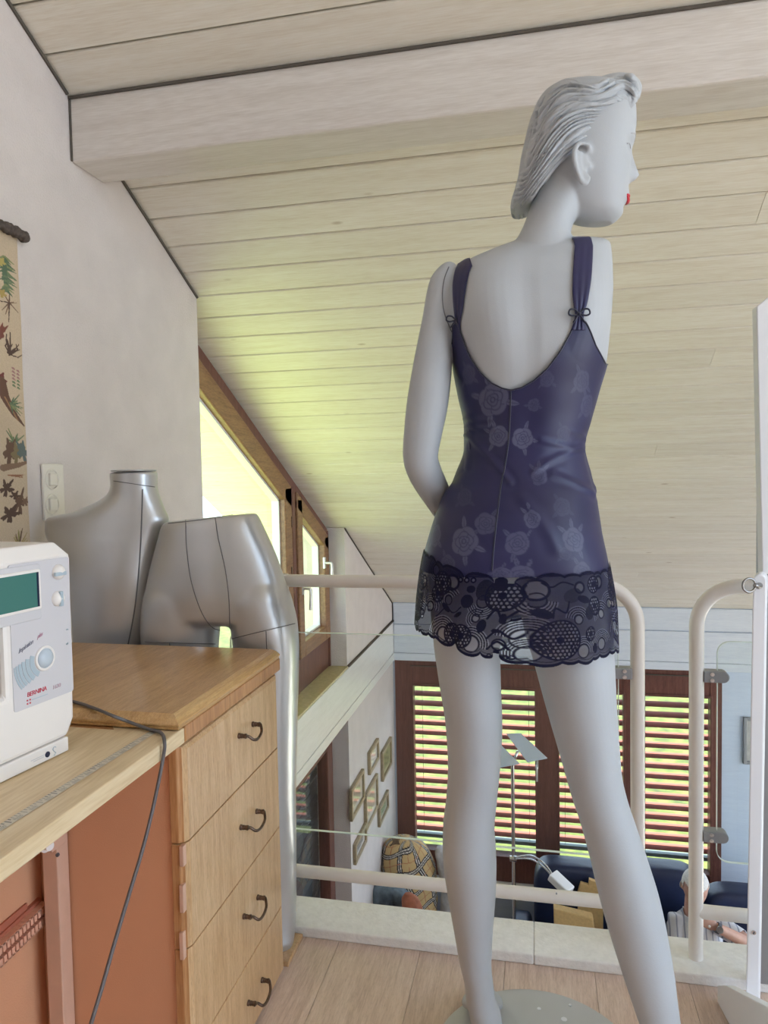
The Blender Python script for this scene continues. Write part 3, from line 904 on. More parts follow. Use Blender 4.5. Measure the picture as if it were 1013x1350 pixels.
# slot of the lift platform behind the machine
mb = MB(); mb.prism([onz(92, 958, LZ) + (0, 0, -.0005), onz(150, 962, LZ) + (0, 0, -.0005), onz(148, 956.5, LZ) + (0, 0, -.0005), onz(96, 953, LZ) + (0, 0, -.0005)], (0, 0, .0012)); mb.build('slot', MAT['oak_dark'], cabn)

# ------------------------------------------------------------------ sewing machine
A0 = np.array([-.652, .882, LZ]); DL = np.array([-.016, -.115, 0.]); DL /= np.linalg.norm(DL); FN = np.cross(UP, DL)
if FN[0] < 0: FN = -FN
def fp(px, py):
    d = on(px, py, A0, FN) - A0; return np.array([d @ DL, d[2]])
def fw(l, z, off=0.): return A0 + DL * l + UP * z + FN * off
smac = thing('sewing_machine', fw(.1, 0), 'white computer sewing machine with green display and red lettering on the work leaf', 'sewing machine')
def fslab(mb, pts, o0, o1):
    return mb.prism([fw(l, z, o0) for l, z in pts], FN * (o1 - o0))
bodyr = -.013
zt = .279
mb = MB()
# body: front and back faces, long chamfers on the top and at the right end foot
pts_f = [(bodyr, .045), (.0, .022), (.40, .022), (.40, .105), (.102, .105), (.102, .205), (.112, .222), (.31, .222), (.31, .13), (.40, .13), (.40, zt), (bodyr - .005, zt)]
R = [[fw(l, z, 0) for l, z in pts_f], [fw(l, z, -.165) for l, z in pts_f]]
mb.rings(R); mb.build('body', MAT['mach'], smac, bevel=.006)
mb = MB()
tA = [(bodyr - .004, zt - .001), (.40, zt - .001)]
R = []
for ins, z in ((0.0, zt - .004), (.002, zt + .0), (.020, zt + .018), (.030, zt + .0185)):
    R.append([fw(bodyr - .004 + ins * .9, z, -ins * .5), fw(.40 - ins, z, -ins * .5), fw(.40 - ins, z, -.165 + ins), fw(bodyr - .004 + ins * .9, z, -.165 + ins)])
mb.rings(R); mb.build('lid', MAT['mach'], smac, bevel=.003)
mb = MB(); mb.rings([[fw(l, z, o) for l, o in ((.0, 0), (.40, 0), (.40, -.165), (0, -.165))] for z, o2 in ((0.001, 0), (.0215, 0))])
mb.build('base_plate', MAT['mach'], smac, bevel=.002)
mb = MB(); mb.cyl(fw(.09, 0.0005, -.012), (0, 0, 1), .008, .002, 12)
mb.build('rubber_foot', MAT['mach_dark'], smac)
# handwheel at the right end
mb = MB(); c = fw(bodyr - .014, .17, -.085); mb.cyl(c, DL, .036, .018, 30); mb.build('handwheel', MAT['mach'], smac, smooth=True, angle=40, bevel=.003)
def rrect(l0, l1, z0, z1, r, n=6):
    P = []
    for cl, cz, a0 in ((l1 - r, z1 - r, 0), (l0 + r, z1 - r, 90), (l0 + r, z0 + r, 180), (l1 - r, z0 + r, 270)):
        for t in np.linspace(0, 90, n):
            a = math.radians(a0 + t); P.append((cl + r * math.cos(a), cz + r * math.sin(a)))
    return P
# grey control panel, one long plate
pr0 = fp(93, 738)[0]; pz0 = fp(20, 936)[1]
lx0, lx1 = fp(93, 830)[0], fp(15, 870)[0]
mb = MB(); fslab(mb, rrect(lx0, lx1, fp(55, 926)[1], fp(60, 738)[1], .004), .0, .0012); mb.build('control_panel', plain('lilac_grey_panel', (.63, .605, .62), .4), smac)
mb = MB(); fslab(mb, rrect(fp(53, 800)[0], .30, fp(40, 818)[1], fp(40, 744)[1], .004), .0008, .003); mb.build('display_surround', MAT['mach_grey'], smac, bevel=.001)
z0_, z1_ = fp(48, 799)[1], fp(45, 754)[1]
la = fp(47.5, 780)[0]
mb = MB(); fslab(mb, rrect(la - .004, .205, z0_ - .004, z1_ + .004, .003), .003, .0052); bz = mb.build('display_bezel', MAT['mach'], smac, bevel=.001)
mb = MB(); fslab(mb, [(la, z0_), (.20, z0_), (.20, z1_), (la, z1_)], .0050, .0056); dp = mb.build('display', MAT['lcd'], smac)
mb = MB(); fslab(mb, [(la, z0_), (la + .0035, z0_), (la + .0035, z1_), (la, z1_)], .0054, .0058); mb.build('display_edge', MAT['lcd_dark'], dp)
for (px, py), bar in (((75.5, 754), 'h'), ((75, 789), 'v')):
    l, z = fp(px, py); r = .0108
    mb = MB(); mb.ball(fw(l, z, .001), (r, r, .0085), ax=[DL, UP, FN], n=22, m=11); kb = mb.build('dial', MAT['mach'], smac, smooth=True)
    mb = MB()
    if bar == 'h': mb.obox(fw(l + .002, z - .002, .0072), DL * .0100, UP * .0026, FN * .0022)
    else: mb.obox(fw(l - .0005, z, .0072), DL * .0026, UP * .0104, FN * .0022)
    mb.build('dial_grip', MAT['mach_blue'], kb, bevel=.001)
l, z = fp(58, 867.5)
mb = MB(); torus(mb, fw(l, z, .0016), FN, .0150, .0022, 36, 10); mb.build('dial_ring', MAT['mach'], smac, smooth=True)
mb = MB(); mb.ball(fw(l, z, .0008), (.0138, .0138, .008), ax=[DL, UP, FN], n=28, m=13); mb.build('dial', plain('pale_blue_dial', (.50, .56, .62), .25), smac, smooth=True)
# printed arcs: a band of stripes running away from the dial, down to the left
e0, e1 = fp(50, 858), fp(18, 878); e2, e3 = fp(62, 885), fp(22, 922)
bd_ = (e1 - e0) / np.linalg.norm(e1 - e0) + (e3 - e2) / np.linalg.norm(e3 - e2); pd0 = math.atan2(bd_[1], bd_[0])
for r0_, r1_ in ((.0185, .0255), (.0265, .0325), (.0335, .0385), (.0395, .0440), (.0450, .0482), (.0492, .0515)):
    mb = MB(); G = []
    w0_ = math.asin(min(.99, .0165 / r1_))
    for t in np.linspace(-w0_, w0_, 20):
        a = pd0 + t
        G.append([fw(max(l + r * math.cos(a), lx0), z + r * math.sin(a), .0015) if l + r * math.cos(a) < lx1 else fw(lx1, z + r * math.sin(a), .0015) for r in (r0_, r1_)])
    mb.grid(G); o = mb.build('printed_arc', MAT['mach_blue'], smac); s_ = o.modifiers.new('s', 'SOLIDIFY'); s_.thickness = .0004

def lettering(txt, name, p, right, up, h, mat, parent, shear=0., depth=.0003, space=1.0):
    c = bpy.data.curves.new(name, 'FONT'); c.body = txt; c.size = 1.0; c.shear = shear; c.space_character = space
    c.extrude = .02
    t = bpy.data.objects.new(name, c); COL.objects.link(t)
    dg = bpy.context.evaluated_depsgraph_get(); me = bpy.data.meshes.new_from_object(t.evaluated_get(dg))
    bpy.data.objects.remove(t)
    right = np.array(right, float); up = np.array(up, float); nrm = np.cross(right, up)
    V = np.empty(len(me.vertices) * 3); me.vertices.foreach_get('co', V); V = V.reshape(-1, 3)
    W = p + V[:, :1] * right * h + V[:, 1:2] * up * h + V[:, 2:] * nrm * (depth / .02)
    me.vertices.foreach_set('co', W.ravel()); me.update()
    o = bpy.data.objects.new(name, me); COL.objects.link(o); me.materials.clear(); me.materials.append(mat)
    return setparent(o, parent)
def fl(px, py, off=.0016):
    a = fp(px, py); return fw(a[0], a[1], off)
rt = -DL
lettering('BERNINA', 'red_lettering', fl(34.5, 919), rt, UP, .0085, MAT['red'], smac, .12, space=.92)
lettering('1630', 'model_lettering', fl(68, 909), rt, UP, .0075, plain('pink_print', (.55, .38, .42), .4), smac, .15)
sl = rt * .93 + UP * .12; 
lettering('Inspiration', 'script_lettering', fl(23, 862), rt * .80 + UP * .28, UP, .0085, plain('grey_print', (.22, .21, .25), .5), smac, .45, space=.86)
lettering('plus', 'script_lettering', fl(48, 842), rt * .85 + UP * .25, UP, .0075, plain('rose_print', (.50, .25, .32), .5), smac, .45, space=.9)
lettering('on', 'print', fl(86, 831), rt, UP, .004, MAT['mach_blue'], smac)
lettering('off', 'print', fl(86, 850), rt, UP, .004, MAT['mach_blue'], smac)
mb = MB()
cl, cz_ = fp(37, 925)
for a, b, c_, d_ in ((-.0032, -.0012, -.0032, -.0012), (.0012, .0032, -.0032, -.0012), (-.0032, -.0012, .0012, .0032), (.0012, .0032, .0012, .0032)):
    fslab(mb, [(cl + a, cz_ + c_), (cl + b, cz_ + c_), (cl + b, cz_ + d_), (cl + a, cz_ + d_)], .0012, .0017)
mb.build('cross_emblem', MAT['red'], smac)
mb = MB(); a_, b_ = fp(41, 923), fp(62, 916); fslab(mb, [(a_[0], a_[1]), (b_[0], a_[1] + .0), (b_[0], a_[1] + .0009), (a_[0], a_[1] + .0009)], .0012, .0016); mb.build('print_line', MAT['mach_blue'], smac)
l2, z2 = fp(62.5, 994.5)
mb = MB(); mb.cyl(fw(l2, z2, 0), FN, .0040, .0016, 18); mb.build('knee_lever_socket', MAT['lcd_dark'], smac)
mb = MB(); a = [fw(l2 - .0125 + .0028 * math.cos(t), z2 + .003 + .003 * math.sin(t), .0005) for t in np.linspace(2.6, -.4, 8)] + [fw(l2 - .0145, z2 - .003, .0005), fw(l2 - .011, z2 - .006, .0005)]
mb.tube(a, .0005, 6); mb.build('lever_symbol', MAT['mach_blue'], smac)
mb = MB()
for j, w_ in ((0, .022), (1, .018)): fslab(mb, [(l2 + .006, z2 + .001 - j * .0025), (l2 + .006 + w_, z2 + .001 - j * .0025), (l2 + .006 + w_, z2 + .002 - j * .0025), (l2 + .006, z2 + .002 - j * .0025)], .0002, .0004)
mb.build('print_line', MAT['mach_grey'], smac)

# ------------------------------------------------------------------ grey cable
lip = onz(212, 966, LZ + .0045)
c0 = onz(97, 925, .7055)
path = [c0 + (-.10, .03, 0), c0, onz(125, 934, .7058), onz(147, 943, .7040), onz(168, 951, .692), onz(195, 961, LZ + .0045), lip, onx(217, 978, CX + .010), onx(215, 1000, CX + .009)] + [onx(px, py, CX + dx) for px, py, dx in ((203, 1060, .004), (188, 1120, .003), (170, 1180, .003), (152, 1240, .003), (135, 1300, .003), (120, 1350, .003), (100, 1420, .02))]
mb = MB(); mb.tube(cr(path, 120), .0026, 10)
tag(mb.build('power_cord', MAT['cable'], None, smooth=True), 'thin grey cable running from the sewing machine over the leaf edge and hanging down', 'cable')

# ------------------------------------------------------------------ wall things
sa, sb = onx(52, 611, XW), onx(83, 687, XW)
sp = thing('light_switch', (XW, (sa[1] + sb[1]) / 2, sa[2]), 'cream double light switch plate on the plaster wall', 'light switch')
sb = onx(83, 685, XW)
mb = MB(); mb.box(XW + .0005, XW + .009, sa[1], sb[1], sb[2], sa[2]); mb.build('plate', MAT['switch'], sp, bevel=.004)
for py in (632, 665):
    c = onx(69, py, XW + .009); w_ = (sb[1] - sa[1])
    mb = MB(); torus(mb, c, (1, 0, 0), w_ * .30, .0024, 30, 8); rg = mb.build('ring', MAT['switch'], sp, smooth=True)
    mb = MB(); mb.obox(c + (.003, 0, 0), (.003, 0, 0), (0, w_ * .17, 0), (0, 0, w_ * .19)); mb.build('rocker', MAT['switch'], sp, bevel=.002)

# woven wall hanging
hy1 = onx(33, 715, XW + .006)[1]
ta_, tb_ = onx(0, 297, XW + .006), onx(21, 315, XW + .006)
wh = thing('wall_hanging', (XW, tb_[1], tb_[2]), 'beige woven wall hanging with woodland plants and birds under a bark rod', 'wall hanging')
yy0, yy1, zz0, zz1 = ta_[1] - .30, (tb_[1] + hy1) / 2 + .012, onx(10, 735, XW)[2] - .06, onx(10, 306, XW)[2]
H_, W_ = 560, 330
ys = np.linspace(yy0, yy1, W_); zsg = np.linspace(zz1, zz0, H_)
Gy, Gz = np.meshgrid(ys, zsg)
Gx = XW + .004 + .0015 * np.sin(Gy * 60) + .001 * np.sin(Gz * 23)
mb = MB(); mb.grid(np.stack([Gx, Gy, Gz], -1)); cl_ = mb.build('cloth', attrmat('woven_cloth', .9, bmp=.25, bscale=700), wh, smooth=True)
Ux = (Gy - yy1).ravel() * 1000 / 1.75; Vz = (Gz - zz1).ravel() * -1000   # millimetres: from the right edge, down
colr = np.tile(np.array([.56, .44, .31]), (len(Ux), 1)) * (1 + .05 * RNG.standard_normal((len(Ux), 1)))
def seg(ax_, ay_, bx_, by_):
    d = np.array([bx_ - ax_, by_ - ay_]); t = np.clip(((Ux - ax_) * d[0] + (Vz - ay_) * d[1]) / (d @ d + 1e-9), 0, 1)
    return np.hypot(Ux - ax_ - t * d[0], Vz - ay_ - t * d[1]), t
def stroke(pts, w0, w1, c):
    n = len(pts) - 1
    for i in range(n):
        d, t = seg(*pts[i], *pts[i + 1]); w_ = 1.15 * (w0 + (w1 - w0) * (i + t) / n)
        colr[d < w_] = c
def blob(x, y, rx, ry, c, rot=0., jag=.25, ph=0.):
    cx, sx = math.cos(rot), math.sin(rot); u = ((Ux - x) * cx + (Vz - y) * sx) / rx; v = (-(Ux - x) * sx + (Vz - y) * cx) / ry
    a = np.arctan2(v, u); r = np.hypot(u, v) / (1 + jag * np.sin(5 * a + ph) + jag * .5 * np.sin(11 * a + 2 * ph))
    colr[r < 1] = c
rs = random.Random(5); Vz0 = Vz.copy()
GR = [(.10, .15, .09), (.15, .20, .11), (.22, .25, .12)]; BR = [(.10, .06, .045), (.15, .09, .06), (.20, .12, .08)]
Hh = (zz1 - zz0) * 1000
for base in range(0, 300, 62):
    bx = -8 - base
    x0 = bx - 12 + (0 if base == 0 else rs.uniform(-6, 6)); Vz = Vz0 + (0 if base == 0 else rs.uniform(-38, 38))
    for i in range(16):
        y = 62 + i * 5; stroke([(x0 - 4, y), (x0 + rs.uniform(6, 16), y + rs.uniform(4, 12))], 3.0, .6, rs.choice(GR)); stroke([(x0 - 4, y), (x0 - rs.uniform(6, 18), y + rs.uniform(4, 12))], 3, .6, rs.choice(GR))
    for i in range(14):
        stroke([(x0, 165), (x0 + rs.uniform(-18, 16), 165 + rs.uniform(-30, 45))], 1.2, .5, rs.choice(BR))
    blob(x0 - 10, 75, 7, 9, (.45, .36, .12)); blob(x0 - 12, 148, 7, 9, (.42, .30, .10))
    for i in range(16):
        a = rs.uniform(-2.6, -.4); l_ = rs.uniform(20, 45); m_ = (x0 + 2 + rs.uniform(-12, 10), 250 + rs.uniform(-10, 40)); stroke([(x0 - 2, 285), m_, (m_[0] + 12 * math.cos(a), m_[1] + 14 * math.sin(a))], 1.4, .7, BR[0])
    blob(x0 - 18, 240, 7, 22, (.20, .07, .05), .4)
    for i in range(12):
        stroke([(x0 + 2 + (i % 2) * 8, 315 + i * 4), (x0 + 5 + (i % 2) * 8, 318 + i * 4)], 2.0, 1, (.35, .18, .17) if i < 7 else GR[1])
    blob(x0 - 22, 345, 11, 14, (.16, .05, .045)); stroke([(x0 - 22, 350), (x0 - 14, 385), (x0 + 2, 425), (x0 + 17, 448)], 10, 1.2, (.14, .075, .05)); stroke([(x0 - 14, 385), (x0 + 6, 436)], 1.2, 1, (.32, .18, .09))
    for i in range(22): stroke([(x0 - 4, 400), (x0 + rs.uniform(-6, 18), 400 + rs.uniform(-26, 26))], 1.6, .6, rs.choice(GR))
    for i in range(12): stroke([(x0 - 2, 490), (x0 + rs.uniform(-16, 18), 490 + rs.uniform(-34, 12))], 1.8, .7, rs.choice(GR))
    blob(x0 - 10, 510, 10, 27, BR[1], .1); blob(x0 + 2, 512, 8, 22, (.22, .17, .09), .1); blob(x0 + 12, 508, 9, 22, (.13, .16, .15), -.2)
    stroke([(x0 - 22, 548), (x0 + 2, 542), (x0 + 18, 535)], 7, 3, (.24, .15, .10))
    for i in range(6): stroke([(x0 - 14, 565), (x0 + rs.uniform(-10, 14), 565 + rs.uniform(-8, 8))], 1.3, .6, (.30, .14, .08))
    blob(x0 - 18, 595, 10, 16, BR[0], .3, .4, 1); blob(x0 + 4, 630, 9, 24, BR[1], .15, .4, 2); blob(x0 + 15, 628, 6, 9, BR[2], 0, .3, 1); blob(x0 - 14, 655, 12, 18, BR[0], .5, .35, 3); blob(x0 - 4, 612, 7, 8, BR[0], 0, .4)
    for i in range(14): stroke([(x0 - 2, 735), (x0 + rs.uniform(-16, 18), 735 - rs.uniform(14, 48))], 1.3, .5, rs.choice([(.35, .27, .10), BR[1], (.28, .24, .10)]))
attr_col(cl_, 'Col', colr)
mb = MB(); rp = [(XW + .016, yy0 - .04, ta_[2] + .02), (XW + .017, ta_[1] - .1, ta_[2] + .003), (XW + .016, ta_[1], ta_[2] - .003), (XW + .017, onx(14, 306, XW)[1], ta_[2] - .004), (XW + .016, onx(28, 315, XW)[1], onx(28, 316, XW)[2])]
pp = cr(rp, 60); mb.tube(pp, [.0105 + .003 * math.sin(i * 1.7) + .002 * math.sin(i * .63) for i in range(60)], 12)
mb.build('bark_rod', MAT['bark'], wh, smooth=True)

# ------------------------------------------------------------------ silver dress forms
def ringpts(c, a, b, n=40, e=1.0, ra=RH, rb=NH):
    t = np.linspace(0, 2 * math.pi, n, endpoint=False); s, co = np.sin(t), np.cos(t)
    return np.array(c) + np.outer(np.sign(s) * np.abs(s) ** e * a, ra) - np.outer(np.sign(co) * np.abs(co) ** e * b, rb)
EX = np.array([1., 0, 0]); EY = np.array([0, 1., 0])
def pxloft(mb, rows, Y, n=44, m=None, e=1., cap=True, samples=None):
    """rows: (py, left px, right px, depth shift, half depth) at the plane Y"""
    rows = np.array(rows, float); py = rows[:, 0]
    q = np.linspace(py[0], py[-1], samples or len(rows) * 5)
    R = []
    for y in q:
        l, r, w_, h = (pchip(y, py, rows[:, i]) for i in (1, 2, 3, 4))
        a = ony(l, y, Y + w_); b = ony(r, y, Y + w_); c = (a + b) / 2
        R.append(ringpts(c, (b[0] - a[0]) / 2, h, n, e, EX, EY))
    return mb.rings(R, cap)
BY = 1.53
bf = thing('bust_form', (-.99, BY, .0), 'silver vinyl inflatable torso form with neck, beside the light switch', 'dress form')
mb = MB()
pxloft(mb, [(622, 148, 205, 0, .047), (640, 149, 205, 0, .046), (650, 145, 207, 0, .046), (660, 132, 211, 0, .050), (668, 114, 214, 0, .055), (675, 95, 217, 0, .060), (680, 70, 220, 0, .064), (684, 62.5, 222, 0, .066), (700, 63.5, 218, 0, .073), (714, 69, 215, 0, .078), (730, 84, 212, 0, .079), (750, 95, 209, 0, .080), (800, 99, 205, 0, .074), (851, 101, 202, 0, .070), (930, 98, 206, 0, .07), (1000, 104, 204, 0, .06)], BY, samples=110)
o = mb.build('torso', MAT['vinyl'], bf); fuse(o, .005, 6)
bvt = BVHTree.FromPolygons([tuple(np.array(v.co) + np.array(bf.location)) for v in o.data.vertices], [tuple(p.vertices) for p in o.data.polygons])
def surf(bv, px, py, lift=.0005):
    d = ray(px, py); h = bv.ray_cast(Vector(CAM), Vector(d).normalized())
    if h[0] is None: return None
    return np.array(h[0]) + np.array(h[1]) * lift
def seam(bv, pts, r, name, mat, parent, n=30):
    P = [surf(bv, *q, r * .2) for q in cr(pts, n)]; P = [p for p in P if p is not None]
    if len(P) > 3:
        mb = MB(); mb.tube(P, r, 6); mb.build(name, mat, parent, smooth=True)
seam(bvt, [(188, 645), (187, 680), (184, 740), (178, 800), (169, 850)], .0016, 'seam', MAT['vinyl_seam'], bf)
seam(bvt, [(150, 634), (170, 637), (190, 640), (204, 642)], .0010, 'seam', MAT['vinyl_seam'], bf)
c = (ony(148, 621, BY) + ony(205, 621, BY)) / 2
mb = MB(); mb.cyl(c + (0, 0, .001), (0, 0, 1), .051, .004, 36); mb.build('neck_cap', MAT['vinyl'], bf, smooth=True, angle=40, bevel=.0015)
tcx = ony(160, 900, BY)[0]
mb = MB(); mb.cyl((tcx, BY, .24), (0, 0, 1), .012, .50, 16); mb.build('pole', MAT['steel'], bf, smooth=True, angle=40)
mb = MB(); mb.cyl((tcx, BY - .02, .008), (0, 0, 1), .10, .014, 40); mb.build('base', MAT['clamp'], bf, bevel=.003)

HY = 1.498
hf = thing('leg_form', (-.70, HY, 0.0), 'silver vinyl inflatable hip and leg form standing behind the oak drawers', 'dress form')
mb = MB()
top_ = [(682, 219, 338, 0, .060), (688, 215, 341, 0, .066), (700, 212, 347, 0, .070), (720, 207, 357, 0, .073), (745, 201, 368, 0, .076), (775, 195, 379, 0, .077), (800, 191, 386, 0, .074), (812, 192, 387, 0, .070), (820, 196, 384, 0, .055)]
pxloft(mb, top_, HY, samples=60)
pxloft(mb, [(770, 198, 292, 0, .060), (790, 192, 292, 0, .072), (825, 189, 288, 0, .071), (855, 190, 286, 0, .067), (950, 196, 283, 0, .062), (1050, 206, 280, 0, .054), (1150, 212, 276, 0, .050), (1225, 218, 270, -.01, .044), (1243, 228, 262, -.02, .028)], HY, samples=60)
pxloft(mb, [(770, 300, 376, 0, .060), (790, 302, 383, 0, .072), (825, 307, 391, 0, .071), (855, 310, 393, 0, .067), (950, 318, 391, 0, .062), (1050, 326, 389, 0, .054), (1150, 330, 390, 0, .048), (1225, 338, 389, -.01, .042), (1240, 345, 387, -.02, .034), (1252, 352, 384, -.02, .022)], HY, samples=60)
o = mb.build('hips_and_legs', MAT['vinyl'], hf); fuse(o, .004, 30)
V = np.array([tuple(v.co) for v in o.data.vertices]) + np.array(hf.location)
pz = prj(V)[:, 1]                      # tilt the flat waist cut up to the right
tilt = np.clip((760 - pz) / 80, 0, 1)[:, None] * np.array([0, 0, 1.]) * ((V[:, 0] + .72) * .085)[:, None]
o.data.vertices.foreach_set('co', (V + tilt - np.array(hf.location)).ravel()); o.data.update()
bvh_h = BVHTree.FromPolygons([tuple(p) for p in (V + tilt)], [tuple(p.vertices) for p in o.data.polygons])
for s_ in ([(245, 686), (246, 720), (252, 765), (265, 805), (279, 826), (290, 831)], [(284, 683), (288, 710), (297, 750), (302, 790), (303, 828)],
           [(191, 846), (215, 847), (250, 848), (284, 849)], [(306, 842), (330, 836), (360, 829), (389, 822)], [(222, 690), (260, 686), (300, 680), (336, 674)], [(224, 847), (224, 870)], [(351, 832), (352, 860)]):
    seam(bvh_h, s_, .0011, 'seam', MAT['vinyl_seam'], hf)
# ------------------------------------------------------------------ the mannequin
D0 = 1.28                                            # body plane, metres ahead of the camera along NH
def BP(px, py, w=0.): return onn(px, py, D0 + w)
foot = BP(715, 1380, -.05)
mq = thing('mannequin', (foot[0], foot[1], 0.0), 'white female mannequin seen from behind in a navy lace-hemmed slip dress', 'mannequin')


def loft(mb, rows, samples, n=56, e=1.0, shape=None):
    """rows: (py, left px, right px, shift away, half depth)"""
    rows = np.array(rows, float); py = rows[:, 0]; R = []
    for y in np.linspace(py[0], py[-1], samples):
        l, r, w_, h = (float(pchip(y, py, rows[:, i])) for i in (1, 2, 3, 4))
        a = BP(l, y, w_); b = BP(r, y, w_); c = (a + b) / 2; A = np.linalg.norm(b - a) / 2
        P = ringpts(c, A, h, n, e)
        if shape: P = shape(P, c, A, h, y, np.linspace(0, 2 * math.pi, n, endpoint=False))
        R.append(P)
    return mb.rings(R)


TORSO = [(319, 672, 800, .010, .030), (323, 662, 804, .008, .042), (332, 640, 805, .004, .058), (345, 612, 805.5, .002, .070), (358, 596, 806, 0, .078), (380, 588, 806, -.002, .088), (410, 590, 804, -.004, .096), (440, 594, 801, -.002, .103),
         (480, 600, 797, .004, .108), (520, 607, 786, .010, .100), (560, 614, 775, .014, .088), (590, 614, 768, .016, .082), (620, 604, 774, .012, .088), (660, 588, 783, .004, .100),
         (700, 575, 789, -.004, .110), (740, 566, 795, -.006, .112), (772, 565, 801, -.005, .102), (790, 568, 801, -.002, .090), (802, 576, 794, 0, .066)]
def gau(x, m, s): return np.exp(-((x - m) / s) ** 2)
def torso_shape(P, c, A, h, y, t):
    tt = (t + math.pi) % (2 * math.pi) - math.pi       # 0 = back
    d = -.008 * gau(tt, -.17, .22) * gau(y, 470, 130)   # spine
    d = d + .009 * (gau(tt, -.62, .34) + gau(tt, .52, .34)) * gau(y, 415, 48)   # shoulder blades
    d = d + .014 * (gau(tt, -.62, .42) + gau(tt, .40, .42)) * gau(y, 722, 48)   # seat
    d = d - .010 * gau(tt, -.12, .14) * gau(y, 748, 36)
    out = P - c; nrm = out / (np.linalg.norm(out, axis=1)[:, None] + 1e-9)
    P = P + nrm * d[:, None]
    fr = (gau(np.abs(tt), 2.55, .30) * gau(y, 470, 45) * .045)[:, None]         # bust
    P = P + NH * fr
    if y < 500:                                                                 # square the armless side
        k = np.clip((500 - y) / 60, 0, 1) * .55
        s = np.clip(np.sin(t), 0, 1); u = (P - c) @ RH
        P = P + RH * (np.where(s > 0, (np.abs(s) ** .42) * A - u, 0) * k * (s > 0.02))[:, None]
    return P


mb = MB()
loft(mb, TORSO, 110, 64, 1.0, torso_shape)
# neck
NECK = [(385, 640, 770, -.02, .040), (352, 655, 772, -.018, .044), (335, 668, 764, -.014, .046), (322, 676, 757, -.008, .046), (310, 684, 752, -.002, .047), (298, 690, 755, .004, .048), (280, 697, 764, .010, .050), (255, 704, 770, .014, .050), (225, 712, 772, .016, .05)]
loft(mb, NECK[::-1], 40, 40)
# left leg (standing) and right leg (set back towards the viewer)
LEGL = [(745, 572, 676, -.002, .090), (800, 568, 676, 0, .086), (849, 572, 659, 0, .074), (899, 579, 660, .002, .068), (958, 588, 662, .004, .060), (1013, 591, 659, .004, .054), (1055, 588.5, 655, .0, .050), (1089, 584.5, 652, -.006, .050), (1115, 584, 653.5, -.012, .052), (1141, 585, 654.5, -.017, .053), (1183, 591, 653, -.022, .050), (1235, 600, 649, -.028, .041), (1269, 606, 648, -.032, .034), (1300, 613, 651, -.035, .030), (1320, 615, 654, -.037, .031), (1334, 618, 660, -.038, .036), (1350, 622, 662, -.040, .036), (1362, 628, 656, -.040, .026)]
loft(mb, LEGL, 110, 44)
LEGR = [(745, 684, 794, -.002, .090), (800, 687, 802, -.004, .087), (830, 692, 806, -.008, .080), (867, 703, 808, -.016, .076), (926, 719, 811, -.034, .068), (989, 737, 815.5, -.056, .058), (1020, 746, 818.5, -.068, .052), (1052, 755, 826, -.080, .048), (1085, 766, 837, -.094, .047), (1126, 777.5, 851, -.112, .049), (1181, 790.5, 868, -.136, .047), (1236, 806, 880, -.156, .042), (1283, 821, 888, -.174, .037), (1343, 841, 896, -.196, .031), (1400, 861, 907, -.215, .027), (1440, 872, 920, -.228, .028), (1462, 876, 926, -.232, .033), (1485, 880, 926, -.236, .032), (1500, 886, 920, -.236, .022)]
loft(mb, LEGR, 110, 44)


def footmesh(mb, ank, heel, ball, toe, wb):
    """raised-heel foot: rings from heel to toes"""
    ank, heel, ball, toe = (np.array(q, float) for q in (ank, heel, ball, toe))
    ax = toe - heel; ax[2] = 0; ax /= np.linalg.norm(ax); sx = np.cross(ax, UP)
    S = [(heel, .012, .014), (heel + (ball - heel) * .12 + UP * .012, .022, .026), (heel + (ball - heel) * .3 + UP * .022, .024, .030), (heel + (ball - heel) * .55 + UP * .018, .027, .025), (heel + (ball - heel) * .8 + UP * .008, .034, .018), (ball + UP * .004, wb, .014), (ball + (toe - ball) * .55, wb * .92, .011), (toe, wb * .45, .007)]
    C = cr([q[0] for q in S], 30); a = cr([[q[1], q[2], 0] for q in S], 30)
    R = []
    for i in range(30):
        t = np.linspace(0, 2 * math.pi, 24, endpoint=False)
        R.append(C[i] + np.outer(np.cos(t) * a[i, 0], sx) + np.outer(np.sin(t) * a[i, 1], UP))
    mb.rings(R)


def flr(p, z): return np.array([p[0], p[1], z])
# left foot
la_ = BP(636, 1325, -.037)
hl = flr(BP(640, 1350, -.062), .090); fwdL = NH * .995 + RH * .09
bl_ = flr(hl + fwdL * .125, .029); tl_ = flr(hl + fwdL * .185 + RH * .004, .021)
footmesh(mb, la_, hl, bl_, tl_, .040)
ra_ = BP(898, 1462, -.232)
hr = flr(BP(900, 1480, -.262), .090); fwdR = NH * .93 + RH * .36
br_ = flr(hr + fwdR * .125, .017); tr_ = flr(hr + fwdR * .185, .009)
footmesh(mb, ra_, hr, br_, tr_, .040)
# left arm, forearm going round to the front of the hip
arm = [(600, 350, 8, 0), (594, 358, 15, 0), (588.5, 372, 20.5, 0), (583, 390, 20.5, .0), (578, 420, 20.5, -.002), (574, 450, 22.5, -.004), (570.5, 483, 25.5, -.006), (564, 531, 27, -.008), (558, 570, 25, -.008), (554.5, 602, 23, -.004), (560, 622, 22.5, .006), (568, 638, 21.5, .022), (579, 658, 19.5, .052), (590, 677, 17.5, .082), (600, 692, 15.5, .104), (607, 702, 15, .116)]
P = cr([BP(a, b, w_) for a, b, r_, w_ in arm], 70); rr = cr([[r_ / 737, 0, 0] for a, b, r_, w_ in arm], 70)[:, 0]
mb.tube(P, rr, 28)
